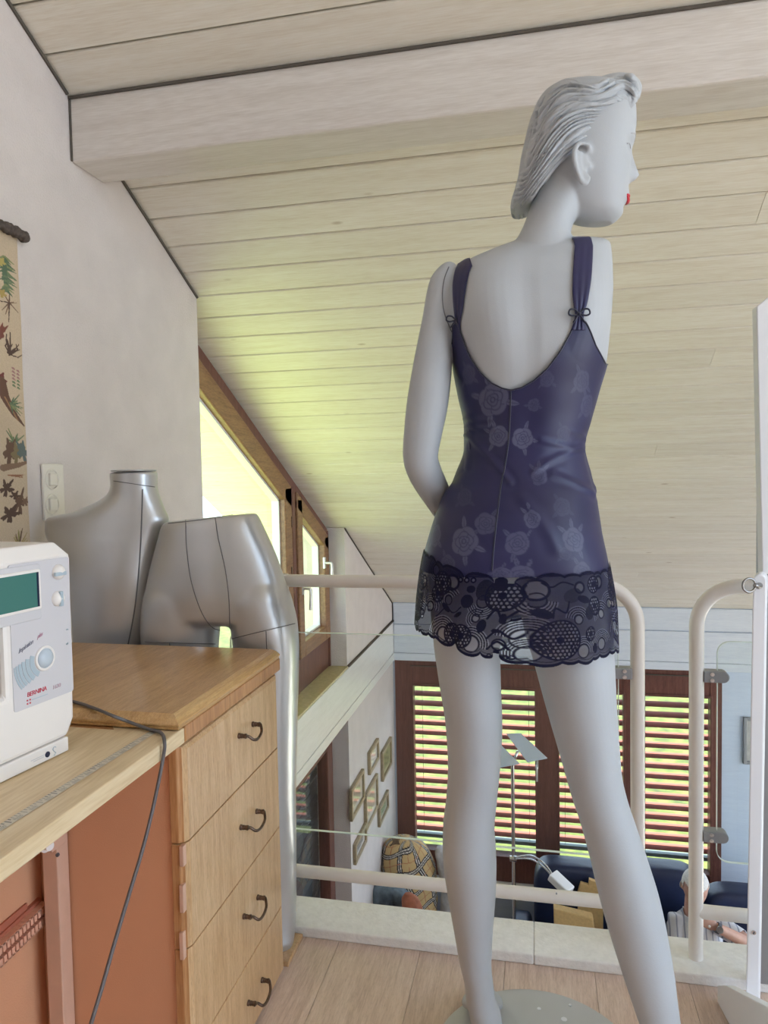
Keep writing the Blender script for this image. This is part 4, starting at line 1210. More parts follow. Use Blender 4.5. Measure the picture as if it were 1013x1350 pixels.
# hand resting on the front of the hip
hb = BP(607, 702, .116); hd_ = (BP(640, 712, .128) - hb); hd_ /= np.linalg.norm(hd_)
dn = -UP * .8 + NH * .1; dn -= hd_ * (dn @ hd_); dn /= np.linalg.norm(dn); pn = np.cross(hd_, dn)
mb.ball(hb + hd_ * .035, (.045, .034, .013), ax=[hd_, dn, pn], n=20, m=11)
for i, (off, L) in enumerate(((-.026, .068), (-.009, .076), (.009, .071), (.025, .055))):
    b_ = hb + hd_ * .070 + dn * off
    s_ = dn * off * .35
    mb.tube(cr([b_ - hd_ * .02, b_ + hd_ * L * .35 + s_ * .3, b_ + hd_ * L * .7 + s_ * .7 - NH * .004, b_ + hd_ * L + s_ - NH * .012], 12), np.linspace(.0085, .0062, 12), 12)
b_ = hb + hd_ * .012 - dn * .022
mb.tube(cr([b_, b_ - dn * .022 + hd_ * .022, b_ - dn * .030 + hd_ * .050], 10), np.linspace(.0105, .007, 10), 12)

# head: turned right, a little away from the viewer
PH = math.radians(-6)
HF = RH * math.cos(PH) + NH * math.sin(PH); HS = RH * math.sin(PH) - NH * math.cos(PH)     # face direction, and the side facing us
HW = .016
SCP = 737 * 1.024
def HC(py): return BP(770, py, HW)
def headrings(mb, rows, samples, n=72, face=True, e=1.0):
    rows = np.array(rows, float); py = rows[:, 0]; R = []
    for y in np.linspace(py[0], py[-1], samples):
        f, b, h = (float(pchip(y, py, rows[:, i])) for i in (1, 2, 3))
        sf, sb = (f - 770) / SCP, (b - 770) / SCP
        mid = sb + (sf - sb) * .50
        t = np.linspace(0, 2 * math.pi, n, endpoint=False)
        c, s = np.cos(t), np.sin(t)
        k = .86 if face else 1.0
        u = np.where(c > 0, mid + (sf - mid) * np.abs(c) ** k, mid - (mid - sb) * np.abs(c) ** .95)
        v = h * np.sign(s) * np.abs(s) ** .95
        if face:
            front = np.clip(c, 0, 1) ** .5 * (c > 0)
            nz = np.interp(y, [203, 214, 226, 235, 241, 246], [0, 5, 11, 15, 10, 0]) / SCP
            wdt = np.interp(y, [203, 226, 238, 246], [.006, .007, .012, .013])
            u = u + nz * np.exp(-(v / wdt) ** 2) * front
            u = u - .009 * gau(y, 206, 8) * (gau(v, .031, .013) + gau(v, -.031, .013)) * front
            u = u + .004 * gau(y, 205, 5) * (gau(v, .031, .009) + gau(v, -.031, .009)) * front
            u = u + .004 * gau(y, 192, 6) * (gau(v, .03, .02) + gau(v, -.03, .02)) * front
            u = u + .0045 * (gau(y, 260.5, 3.2) + gau(y, 269, 3.4)) * gau(v, 0, .018) * front - .003 * gau(y, 265, 1.6) * gau(v, 0, .018) * front
            u = u + .003 * gau(y, 284, 6) * gau(v, 0, .014) * front
        R.append(HC(y) + np.outer(u, HF) + np.outer(v, HS))
    return mb.rings(R)
HEAD = [(111, 790, 738, .02), (115, 805, 725, .036), (125, 824, 713, .052), (145, 836, 703, .064), (169, 837, 699, .070), (190, 834, 699, .072), (205, 831.5, 700, .071), (225, 829, 703, .069), (240, 828, 708, .066), (255, 827, 716, .061), (266, 825, 724, .056), (275, 821, 733, .051), (285, 818.5, 745, .043), (292, 814, 758, .031), (297, 807, 775, .016)]
headrings(mb, HEAD, 130)
# ears
for sd in (1, -1):
    def EP(px, py, out=0.):
        if sd > 0: return onn(px, py, D0 + HW - .0650 - out)
        q = onn(px, py, D0 + HW - .0650 - out) - HC(200)
        return HC(200) + q - HS * 2 * (q @ HS)
    rim = [(776, 200, .004), (777, 193, .008), (771, 189, .011), (763, 190, .014), (758, 198, .016), (757.5, 210, .016), (760, 222, .014), (764, 233, .011), (768, 241, .009), (774, 241, .007), (777, 233, .005)]
    mb.tube(cr([EP(*q) for q in rim], 40), .0042, 10)
    mb.tube(cr([EP(*q) for q in ((766, 199, .008), (763.5, 208, .010), (765, 219, .009), (769, 228, .008), (775, 230, .007))], 20), .0034, 8)
    mb.ball(EP(767, 216, .001), (.012, .020, .0075), ax=[HF, UP, HS], n=16, m=9)
    mb.ball(EP(777, 219, .002), (.004, .006, .006), ax=[HF, UP, HS], n=12, m=7)
    mb.ball(EP(770, 238, .005), (.0065, .007, .005), ax=[HF, UP, HS], n=12, m=7)
body = mb.build('body', MAT['dummy'], None, smooth=True)
fuse(body, .0027, 4, .5)
bvB = BVHTree.FromPolygons([tuple(v.co) for v in body.data.vertices], [tuple(p.vertices) for p in body.data.polygons])
setparent(body, mq)
# lips
mb = MB()
def LP(v, py, lift=0.):
    o_ = HC(py) + HS * v + HF * .2
    h = bvB.ray_cast(Vector(o_), Vector(-HF))
    return np.array(h[0]) + np.array(h[1]) * lift
V = np.linspace(-.021, .021, 17)
mb.tube([LP(v, 262.5 + 2.6 * (abs(v) / .021) ** 1.5 + 1.0 * math.exp(-(v / .004) ** 2), .0004) for v in V], [.0026 * (1 - (abs(v) / .0225) ** 2) + .0004 for v in V], 10)
mb.tube([LP(v, 269.0 - 3.4 * (abs(v) / .021) ** 2, .0006) for v in V * .9], [.0036 * (1 - (abs(v) / .0225) ** 2) + .0004 for v in V], 10)
mb.build('lips', MAT['lip'], mq, smooth=True)
# painted brow and lash line
for sd in (1, -1):
    mb = MB(); mb.tube(cr([LP(sd * v, y, .0003) for v, y in ((.015, 196), (.028, 191), (.042, 194))], 14), [.0006] * 14, 6)
    mb.tube(cr([LP(sd * v, y, .0005) for v, y in ((.019, 206), (.030, 203), (.041, 206.5))], 14), [.0008] * 14, 6)
    mb.build('painted_eye', plain('grey_paint', (.45, .44, .46), .5), mq, smooth=True)

# ------------------------------------------------------------------ moulded hair
mb = MB()
HAIR = [(102, 765, 733, .020), (105, 800, 724, .038), (110, 822, 716, .054), (119, 832, 708, .066), (131, 827, 702, .074), (146, 812, 698, .078), (165, 799, 694.5, .080), (186, 786, 690, .080), (200, 764, 688, .080), (210, 752, 686.5, .079), (222, 738, 684, .076), (236, 726, 680, .070), (248, 714, 677, .061), (258, 704, 676.5, .050), (265, 696, 678, .036), (269, 690, 682, .018)]
def nearside(row):                       # the outline was read on the near side of the head
    y, f, b_, h = row; q = 1 - (.9 if y < 150 else .75) * h / 1.296
    return (629 - (629 - y) * q, f if y < 140 else 506 + (f - 506) * (1 - .5 * h / 1.296), b_, h)
HAIR = [nearside(q) for q in HAIR]
headrings(mb, HAIR, 70, 60, face=False)
base = mb.build('hair_base', MAT['dummy'], None); fuse(base, .003, 3)
bvH = BVHTree.FromPolygons([tuple(v.co) for v in base.data.vertices], [tuple(p.vertices) for p in base.data.polygons])
G = [np.array(g, float) for g in (
    [(842, 116), (826, 104), (808, 106), (790, 112), (770, 110), (748, 106), (728, 116), (713, 136)],
    [(838, 130), (822, 117), (806, 121), (786, 127), (764, 126), (740, 135), (719, 155), (704, 184)],
    [(812, 142), (803, 142), (789, 146), (770, 147), (749, 157), (729, 178), (710, 206), (696, 232)],
    [(803, 156), (790, 161), (775, 163), (757, 170), (739, 184), (721, 206), (704, 232), (687, 258)],
    [(797, 170), (783, 176), (768, 179), (752, 187), (737, 200), (721, 220), (704, 244), (686, 267)],
    [(785, 186), (773, 189), (761, 193), (750, 201), (737, 214), (723, 230), (708, 248), (692, 266)])]
def guide(f):
    f = f * (len(G) - 1); i = min(int(f), len(G) - 2); u = f - i
    return cr(G[i] * (1 - u) + G[i + 1] * u, 40)
mb = MB()
V_ = np.array([tuple(v.co) for v in base.data.vertices]); mb.add(V_, [tuple(p.vertices) for p in base.data.polygons])
hc0 = HC(190)
rh = random.Random(3)
NL = 27
for i in range(NL):
    f = i / (NL - 1); g = guide(f); ph = rh.uniform(0, 6.28); am = rh.uniform(.6, 1.8)
    a0, a1 = rh.uniform(0, .10), rh.uniform(.86, 1.0)
    P = []
    for j, q in enumerate(g):
        t = j / 39
        if t < a0 or t > a1: continue
        w_ = am * math.sin(2 * math.pi * 1.4 * t + ph) * (.3 + t)
        s = surf(bvH, q[0] + .6 * w_, q[1] + w_, .0003)
        if s is not None: P.append(s + HS * .0004)
    if len(P) < 6: continue
    r0_ = rh.uniform(.0036, .0052) if i % 2 else rh.uniform(.0026, .0038)
    n_ = len(P); R_ = [max(.0008, r0_ * min(1, .35 + 6 * min(k, n_ - 1 - k) / n_)) for k in range(n_)]
    for sd in (1, -1):
        Q = P if sd > 0 else [p - HS * 2 * ((p - hc0) @ HS) for p in P]
        mb.tube(Q, R_, 8)
# back of the head: strands falling from the crown to the nape
for i in range(15):
    vv = -.06 + .12 * i / 14
    P = []
    for j in range(30):
        t = j / 29; y = 112 + t * (250 - 10 * abs(vv) / .06)
        y = min(y, 266)
        o_ = HC(y) - HF * .4 + HS * (vv * (1 - .45 * t ** 2) + .004 * math.sin(5 * t + i))
        h = bvH.ray_cast(Vector(o_), Vector(HF))
        if h[0] is not None: P.append(np.array(h[0]))
    if len(P) > 6:
        n_ = len(P); mb.tube(P, [max(.0008, .0042 * min(1, .3 + 6 * min(k, n_ - 1 - k) / n_)) for k in range(n_)], 8)
# forehead roll: thick swept locks curling over the hairline
near_ = np.array([(788, 134), (803, 124), (818, 118), (830, 120), (836, 130), (832, 141)], float)
top_p = np.array([(778, 113), (796, 106), (815, 102), (832, 104), (842, 113), (841, 128)], float)
for off in (.050, .044, .038, .032, .026, .020, .014, .007, 0, -.006, -.012, -.018, -.024, -.030, -.036, -.042):
    f = min(1, max(0, off / .050)); f = f * f
    pts = top_p * (1 - f) + near_ * f
    if off < 0: pts = pts + np.array([(-4, 3)]) * abs(off) / .04
    Q = cr(pts, 22)
    P = [onn(x, y, D0 + HW - off) for x, y in Q]
    mb.tube(P, [.0075 * (.5 + .5 * math.sin(math.pi * min(1, .12 + j / 24))) + .0012 * math.sin(off * 700) for j in range(22)], 10)
    Q2 = cr(np.array([(p[0] - 2 - 6 * t, p[1] + 7 + 2 * t) for t, p in zip(np.linspace(0, 1, 6), pts)]), 16)
    mb.tube([onn(x, y, D0 + HW - off * .95) for x, y in Q2], .0062, 8)
mb.ball(HC(122) + HF * (54 / SCP), (.015, .044, .013), ax=[HF, HS, UP], n=24, m=13)
# nape flick
P = [HC(y) + HF * ((x - 770) / SCP) + HS * .012 for x, y in cr([(712, 205), (698, 232), (687, 252), (680, 266)], 14)]
bpy.data.objects.remove(base)
hair = mb.build('hair', MAT['dummy'], None, smooth=True); fuse(hair, .0015, 3, .5)
# comb the strands: ridges that follow the sweep of the guides, the same on both sides
Vh = np.array([tuple(v.co) for v in hair.data.vertices]); Nh = np.array([tuple(v.normal) for v in hair.data.vertices])
sidev_ = (Vh - hc0) @ HS
Vm = np.where(sidev_[:, None] >= 0, Vh, Vh - 2 * sidev_[:, None] * HS)
q_ = prj(Vm)
FG = np.concatenate([guide(f) for f in np.linspace(0, 1, 70)]); FF = np.repeat(np.linspace(0, 1, 70), 40); FT = np.tile(np.linspace(0, 1, 40), 70)
dm = np.empty(len(Vh)); fv = np.empty(len(Vh)); tv = np.empty(len(Vh)); FG32 = FG.astype(np.float32)
for k in range(0, len(Vh), 3000):
    qq = q_[k:k + 3000].astype(np.float32)
    d = (qq[:, None, 0] - FG32[None, :, 0]) ** 2 + (qq[:, None, 1] - FG32[None, :, 1]) ** 2
    w__ = np.exp(-(d - d.min(1, keepdims=True)) / 14.); ws = w__.sum(1); dm[k:k + 3000] = d.min(1)
    fv[k:k + 3000] = (w__ @ FF) / ws; tv[k:k + 3000] = (w__ @ FT) / ws
sidew = np.clip((np.abs(sidev_) - .012) / .02, 0, 1) * np.clip((Nh @ HS * np.sign(sidev_) + .15) / .35, 0, 1)
a1 = fv * 13 + .35 * np.sin(tv * 7 + fv * 9) + .5 * np.sin(fv * 13)
a2 = fv * 29 + .4 * np.sin(tv * 9 + fv * 21)
rid = .0080 * (np.abs(np.sin(a1 * math.pi)) ** .7 - .6) + .0022 * (np.abs(np.sin(a2 * math.pi)) - .6)
fade = np.clip(tv / .05, .25, 1)
dsp = rid * fade * sidew * np.exp(-np.maximum(dm - 12, 0) / 60)
vb = sidev_ * (1 + .9 * np.clip((q_[:, 1] - 130) / 120, 0, 1))
backw = np.clip((-(Nh @ HF) - .25) / .4, 0, 1) * (1 - sidew)
dsp = dsp + backw * .0024 * (np.abs(np.sin(vb * 230 + .8 * np.sin(q_[:, 1] * .05))) ** .7 - .6)
hair.data.vertices.foreach_set('co', (Vh + Nh * dsp[:, None]).ravel()); hair.data.update()
setparent(hair, mq)

# shoulder joint line of the removable left arm
seam(bvB, [(592, 352), (586, 368), (583.5, 388), (585, 408), (590, 424), (596, 438)], .0010, 'arm_joint', MAT['vinyl_seam'], mq, 24)
# flat joint plate on the armless right shoulder
# base plate
mb = MB(); bc = flr(onn(709, 1350, 1.228), 0); R = []
for r_, z in ((.188, .0005), (.188, .008), (.184, .0105), (.12, .0135), (.02, .015)):
    t = np.linspace(0, 2 * math.pi, 72, endpoint=False); R.append(np.stack([bc[0] + r_ * np.cos(t), bc[1] + r_ * np.sin(t), np.full(72, z)], 1))
mb.rings(R); M_base = plain('worn_grey_enamel', (.50, .51, .52), .3, noise=.05, nscale=8, coat=.3)
mb.build('base_plate', M_base, mq, smooth=True, angle=35)
M_chip = plain('chipped_paint', (.80, .82, .84), .6)
for px, py, r_ in ((744, 1344, .006), (752, 1325, .003), (711, 1330, .004)):
    mb = MB(); q = onz(px, py, .0132); mb.cyl(q, (0, 0, 1), r_, .0016, 7); mb.build('paint_chip', M_chip, mq)
# ankle fitting
mb = MB(); q = surf(bvB, 661, 1338, .0); mb.cyl(q if q is not None else la_, NH, .004, .006, 10); mb.build('ankle_fitting', MAT['clamp'], mq)
# ------------------------------------------------------------------ the slip dress
dress = tag(empty('slip_dress', (0, 0, 0)))
dp_ = BP(690, 620, 0)
dress.location = dp_; dress.parent = mq; dress.matrix_parent_inverse = Matrix.Identity(4); dress.location = Vector(dp_) - mq.location
bpy.context.view_layer.update()
DR = [(405, 594, 804, -.004, .098), (440, 594, 801, -.002, .106), (480, 597, 798, .004, .112), (520, 604, 788, .010, .104), (560, 612, 777, .012, .093), (590, 613, 769.5, .012, .089), (603, 611, 771, .010, .090), (622, 603, 776, .008, .096), (638, 594, 780, .005, .103), (645, 588, 783, .003, .106), (670, 577, 786, -.003, .115),
      (700, 567, 790, -.008, .122), (740, 557, 797, -.010, .124), (780, 552, 802, -.008, .124), (830, 548.5, 805, -.004, .122), (880, 546, 807, 0, .120)]
DRA = np.array(DR, float)


def drow(y): return tuple(pchip(y, DRA[:, 0], DRA[:, i]) for i in (1, 2, 3, 4))


def dress_pts(TH, Y):
    """TH angle (0 back, + to the right), Y measured height row -> world points"""
    l, r, w_, h = drow(Y)
    shp = TH.shape
    L = np.array([BP(a, b, c) for a, b, c in zip(l.ravel(), Y.ravel(), w_.ravel())]); R_ = np.array([BP(a, b, c) for a, b, c in zip(r.ravel(), Y.ravel(), w_.ravel())])
    C = (L + R_) / 2; A = np.linalg.norm(R_ - L, axis=1) / 2
    t = TH.ravel(); s, c = np.sin(t), np.cos(t)
    y = Y.ravel()
    d = .006 * (gau(t, -.62, .34) + gau(t, .52, .34)) * gau(y, 430, 50) + .010 * (gau(t, -.62, .45) + gau(t, .42, .45)) * gau(y, 715, 50) - .004 * gau(t, -.15, .2) * gau(y, 560, 80)
    # tension folds
    xp = (l.ravel() + r.ravel()) / 2 + s * (r.ravel() - l.ravel()) / 2
    back = (c > 0)
    for pts, amp, wd in (([(613, 572), (628, 590), (645, 612), (660, 634)], .0038, 3.6), ([(612, 562), (628, 566), (644, 567)], .0022, 3), ([(611, 551), (626, 556), (640, 556)], .0018, 3), ([(612, 584), (614, 600), (612, 615)], .002, 3),
                         ([(770, 592), (745, 594), (715, 588), (700, 584)], .0022, 3.4), ([(769, 584), (740, 597), (705, 612), (690, 622)], .0026, 3.8), ([(775, 652), (755, 643), (730, 633), (712, 626)], .0028, 3.8), ([(765, 580), (752, 575), (740, 573)], .0016, 3),
                         ([(783, 648), (779, 630), (774, 610)], .003, 3.5), ([(674, 655), (690, 675), (702, 698), (706, 715)], .0022, 6)):
        q = cr(pts, 24); dd = np.full(len(y), 1e9)
        for a, b in zip(q[:-1], q[1:]):
            e = b - a; tt = np.clip(((xp - a[0]) * e[0] + (y - a[1]) * e[1]) / (e @ e), 0, 1)
            dd = np.minimum(dd, np.hypot(xp - a[0] - tt * e[0], y - a[1] - tt * e[1]))
        d = d + np.where(back, amp * .62 * np.exp(-(dd / wd) ** 2) - .25 * amp * np.exp(-((dd - 2 * wd) / wd) ** 2), 0)
    fr = gau(np.abs(((t + math.pi) % (2 * math.pi)) - math.pi), 2.55, .32) * gau(y, 468, 44) * .045
    dirn = np.outer(s, RH) - np.outer(c, NH)
    ee = 1 - .30 * np.clip((y - 690) / 110, 0, 1)
    s = np.sign(s) * np.abs(s) ** ee; c = np.sign(c) * np.abs(c) ** ee
    P = C + np.outer(s * A, RH) - np.outer(c * h.ravel(), NH) + dirn * d[:, None] + np.outer(fr, NH)
    return P.reshape(shp + (3,))


DC = []
for y in range(400, 800):
    l_, r_, w_, h_ = (float(q) for q in drow(y)); DC.append(((BP(l_, y, w_) + BP(r_, y, w_)) / 2, 0, 0, 0))
# neckline: back view measured as height against x
NKX = np.array([590, 594, 597.5, 600, 606, 609, 614, 622, 634, 648, 662, 674, 688, 704, 722, 740, 752, 757, 768, 774, 783, 792, 798, 806.])
NKY = np.array([473, 470, 452, 427, 427, 442, 458, 475, 492, 505, 512, 514.5, 511, 502, 486, 462, 440, 425, 424, 436, 456, 470, 480, 482.])
def hem_drop(x): return None
NT = 560
th = np.linspace(-math.pi, math.pi, NT, endpoint=False)
top = np.full(NT, 480.)
ab = np.abs(th)
sidev = np.where(th > 0, 481., 472.)
ftop = np.interp(ab, [math.pi / 2, 1.9, 2.3, 2.5, 2.7, math.pi], [0, 8, 16, 0, 24, 44]) * -1 * np.where(ab < 2.6, 1, -.2) + sidev
for it in range(16):                      # follow the measured neckline on the curved back
    q = prj(dress_pts(th, top))
    nt_ = np.where(ab <= math.pi / 2, top + .7 * (np.interp(q[:, 0], NKX, NKY) - q[:, 1]), ftop)
    top = np.clip(nt_, 406, 560)
top = np.convolve(np.r_[top[-2:], top, top[:2]], [.1, .2, .4, .2, .1], 'valid')
LACE_T = lambda x, ang: 752 + np.interp(x, [548, 600, 660, 720, 800], [-6, 0, 6, 6, 4])
NR = 260
bot = np.full(NT, 748.)
V01 = np.linspace(0, 1, NR) ** .95
Yg = top[None, :] + (bot - top)[None, :] * V01[:, None]
TG = np.repeat(th[None, :], NR, 0)
P = dress_pts(TG, Yg)
# keep the cloth outside the body
for i in range(NR):
    for j in range(NT):
        y = Yg[i, j]
        if y > 700: continue
        p_ = P[i, j]; l_, r_, w_, h_ = DC[int(min(max(y - 400, 0), 399))]
        c_ = l_; dv = p_ - c_; dv[2] = 0; L_ = math.sqrt(dv @ dv); dv = dv / L_
        hit = bvB.ray_cast(Vector((c_[0], c_[1], p_[2])), Vector(dv), L_ + .03)
        if hit[0] is not None and hit[3] + .0028 > L_ and hit[3] - L_ < .012:
            P[i, j] = p_ + dv * (hit[3] + .0028 - L_)
mb = MB(); mb.grid(P, wrap=True)
fab = mb.build('dress_body', None, None, smooth=True)
# woven rose pattern, in measured fabric coordinates (width round the body, height)
l, r, w_, h = drow(Yg)
xc = (l + r) / 2
# arc length from the centre back, in the same units as the height
aa = (r - l) / 2; bb = h * 737
tf = np.linspace(0, math.pi, 200)
ac = np.cumsum(np.hypot(np.median(aa) * np.cos(tf), np.median(bb) * np.sin(tf))) * (tf[1] - tf[0])
arc = np.interp(np.abs(TG), tf, ac) * np.sign(TG) * aa / np.median(aa)
FXc = xc + arc
FYc = Yg
pat = np.zeros_like(FXc); shade = np.zeros_like(FXc)
PJ = prj(P); BK = np.abs(TG) < 1.45
def at_fabric(px, py):
    d = np.where(BK, (PJ[..., 0] - px) ** 2 + (PJ[..., 1] - py) ** 2, 1e9); k = np.unravel_index(np.argmin(d), d.shape)
    return FXc[k], FYc[k]
def rose(cx, cy, R, rot=0., strength=1., leaves=((.6, 1), (2.4, 1), (4.2, 1)), sq=1.):
    global pat
    u = (FXc - cx); v = (FYc - cy) / sq
    rr = np.hypot(u, v) / R; a = np.arctan2(v, u) + rot
    m = rr < 1.9
    if not m.any(): return
    edge = .86 + .13 * np.abs(np.cos(2.5 * a)) ** .7
    fill = np.clip((edge - rr) * 14, 0, 1)
    # overlapping petals: three whorls with dark outlines
    line = np.zeros_like(rr)
    for k, (rad, n_, ph) in enumerate(((.84, 5, 0), (.58, 4, .7), (.34, 3, 1.5))):
        e = rad * (1 + .10 * np.cos(n_ * a + ph))
        line = np.maximum(line, np.exp(-((rr - e) / .035) ** 2) * (k > 0))
        ang = np.abs(np.sin(n_ * .5 * (a + ph) + 1.6 * rr))
        line = np.maximum(line, np.exp(-(ang / .10) ** 2) * (rr < e) * (rr > e - .26))
    line = np.maximum(line, np.exp(-((rr - .14) / .04) ** 2))
    val = fill * (1 - .85 * line)
    for la, ll in leaves:
        dx, dy = math.cos(la) * R * (.98 + .22 * ll), math.sin(la) * R * (.98 + .22 * ll)
        c_, s_ = math.cos(la), math.sin(la)
        pu = (u - dx) * c_ + (v - dy) * s_; pw = -(u - dx) * s_ + (v - dy) * c_
        q = (pu / (R * .42)) ** 2 + (pw / (R * .17 * (1 - .35 * pu / (R * .42)))) ** 2
        lf = np.clip((1 - q) * 4, 0, 1) * (1 - .7 * np.exp(-(pw / (R * .03)) ** 2))
        val = np.maximum(val, lf * (rr > edge))
    pat = np.maximum(pat, val * strength)
L3 = ((.6, 1), (2.4, 1), (4.2, 1))
for q in ((650, 527, 23, .4, .85, ((3.4, 1.2), (4.4, 1.4), (5.6, 1.1), (.2, 1), (1.7, 1))), (657, 575, 15, 0, .95, ((3.6, 1.2), (4.3, 1.3), (2.2, 1))), (689, 578, 15, 1., .95, ((5.0, 1), (1.4, 1), (.2, 1))), (612, 714, 20, 0, .8, ((4.6, 1.2), (1.4, 1.1), (.4, 1))), (641, 690, 15, .5, .5, ((5.4, 1), (2.4, 1))),
          (682, 716, 16, 1.2, .6, ((5.6, 1.1), (3.9, 1), (1.8, 1))), (757, 712, 17, .2, .8, ((4.7, 1.3), (5.5, 1.2), (3.9, 1.1), (1.2, 1))), (768, 755, 15, .2, .6, L3), (688, 760, 16, .8, .7, ((4.4, 1.3), (5.2, 1.2), (3.6, 1.1))), (700, 684, 13, .3, .7, ((3.9, 1.3), (4.4, 1.8))),
          (618, 494, 14, .3, .4, L3), (768, 502, 15, .8, .45, L3), (721, 500, 11, .1, .35, L3), (775, 535, 16, 1, .45, L3), (704, 534, 9, 0, .4, ((.3, 1), (3.1, 1))), (744, 572, 12, .3, .25, L3), (710, 628, 13, .6, .45, ((4.0, 1.3), (4.8, 1.2), (5.5, 1.2))), (742, 668, 13, .6, .25, L3), (612, 655, 13, .6, .2, L3), (745, 730, 9, 0, .25, L3),
          (590, 745, 14, .3, .4, L3), (660, 757, 10, .1, .5, ((.2, 1), (3.2, 1), (5, 1)))): rose(*at_fabric(q[0], q[1]), q[2] * .93, *q[3:])
rr_ = random.Random(2)
for k in range(46):
    cx = rr_.choice([rr_.uniform(395, 560), rr_.uniform(815, 1000)]); rose(cx, rr_.uniform(470, 765), rr_.uniform(12, 20), rr_.uniform(0, 6), .6)
m, nt, out = newmat('navy_rose_satin')
p = N(nt, 'ShaderNodeBsdfPrincipled'); nt.links.new(p.outputs[0], out.inputs[0])
a = nt.nodes.new('ShaderNodeAttribute'); a.attribute_name = 'rose'
n = N(nt, 'ShaderNodeTexNoise', {'Vector': coords(nt)}); n.inputs['Scale'].default_value = 9; n.inputs['Detail'].default_value = 3
bs = ramp(nt, n.outputs[0], [(.3, (.010, .010, .056)), (.7, (.015, .014, .078))])
nt.links.new(mix(nt, a.outputs['Fac'], bs, (.085, .090, .165)), p.inputs['Base Color'])
nt.links.new(N(nt, 'ShaderNodeMath', {0: N(nt, 'ShaderNodeMath', {0: a.outputs['Fac'], 1: .10}, operation='MULTIPLY').outputs[0], 1: .46}, operation='ADD').outputs[0], p.inputs['Roughness'])
p.inputs['Sheen Weight'].default_value = .08; p.inputs['Sheen Roughness'].default_value = .4; p.inputs['Sheen Tint'].default_value = (.75, .75, .95, 1); p.inputs['Specular IOR Level'].default_value = .5
MAT['satin'] = m
fab.data.materials.append(m); attr(fab, 'rose', pat)
setparent(fab, dress)
# bound neckline edge
mb = MB(); E_ = P[0]; mb.tube([q for q in E_], .0014, 8, closed=True); mb.build('neckline_binding', MAT['navy_trim'], dress, smooth=True)
# centre back seam
sp_ = cr([(674, 514), (673, 545), (671, 580), (667, 610), (661, 640), (656, 680), (652, 715), (649, 752)], 60)
bvD = BVHTree.FromPolygons([tuple(q) for q in P.reshape(-1, 3)], fab_faces := [tuple(p_.vertices) for p_ in fab.data.polygons])
for dx, r_, mt in ((0, .0012, 'navy_trim'),):
    Q = [surf(bvD, x + dx, y, .0004) for x, y in sp_]; Q = [q for q in Q if q is not None]
    mb = MB(); mb.tube(Q, r_, 6); mb.build('back_seam', MAT[mt], dress, smooth=True)

# ---- lace hem: openwork band with scalloped edges
NA, NV = 1250, 230
ta = np.linspace(-math.pi, math.pi, NA, endpoint=False)
Yt, Yb = 722., 862.
YY = np.repeat(np.linspace(Yt, Yb, NV)[:, None], NA, 1); TT = np.repeat(ta[None, :], NV, 0)
l, r, w_, h = drow(YY); A_ = (r - l) / 2
arcL = np.interp(np.abs(TT), tf, ac) * np.sign(TT) * A_ / np.median(aa)
X = (l + r) / 2 + arcL                                   # fabric coordinate round the hem
PL = dress_pts(TT, YY)
X = 506 + (X - 506) * 1.085; YG = YY; YY = 629 + (YY - 629) * 1.09     # as it appears on the near side
dirn = np.sin(TT)[..., None] * RH - np.cos(TT)[..., None] * NH
wave = .0028 * np.sin(X / 26.) + .0016 * np.sin(X / 11. + 2) + .0035 * np.exp(-((X - 572) / 2.5) ** 2) - .003 * np.exp(-((X - 609) / 3.) ** 2)
PL = PL + dirn * (.0022 + wave * np.clip((YY - 745) / 60, 0, 1))[..., None]
xs_tilt = np.interp(X, [380, 548, 600, 650, 700, 760, 806, 1000], [830, 836, 846, 861, 869, 870, 866, 850])      # lower edge line
xt_tilt = np.interp(X, [380, 548, 570, 600, 640, 700, 806, 1000], [738, 738, 742, 752, 760, 762, 759, 745])      # upper edge line
SCB = [(566, 9), (590, 19), (628, 20), (655, 8), (682, 13), (707, 21), (733, 16), (757, 18), (777, 11), (797, 13)]
per = 105.
bx = []
for k in range(-3, 4):
    for c_, r_ in SCB:
        if 0: pass
sc_c, sc_r = [], []
for k in range(-2, 3):
    for c_, r_ in SCB: sc_c.append(c_ + k * 250.); sc_r.append(r_)
sc_c = np.array(sc_c); sc_r = np.array(sc_r)
dbot = np.full(X.shape, -1e9); dtop = np.full(X.shape, -1e9)
for c_, r_ in zip(sc_c, sc_r):
    dbot = np.maximum(dbot, np.where(np.abs(X - c_) < r_, np.sqrt(np.maximum(r_ ** 2 - (X - c_) ** 2, 0)) * .62 - r_ * .25, -1e9))
dbot = np.maximum(dbot, -6)
edgeB = xs_tilt + dbot
for c_, r_ in zip(sc_c + 9, sc_r * .95):
    dtop = np.maximum(dtop, np.where(np.abs(X - c_) < r_, np.sqrt(np.maximum(r_ ** 2 - (X - c_) ** 2, 0)) * .6 - r_ * .2, -1e9))
dtop = np.maximum(dtop, -5)
edgeT = xt_tilt - dtop
thread = np.zeros(X.shape); net = np.full(X.shape, .73)
def T(mask): 
    global thread
    thread = np.maximum(thread, mask)
bd = lambda d, w: np.clip(1.6 - np.abs(d) / w, 0, 1)
T(bd(edgeB - YY - 2.2, 2.6)); T(bd(edgeB - YY - 7.0, .9) * .9)
T(bd(YY - edgeT - 1.8, 2.1))
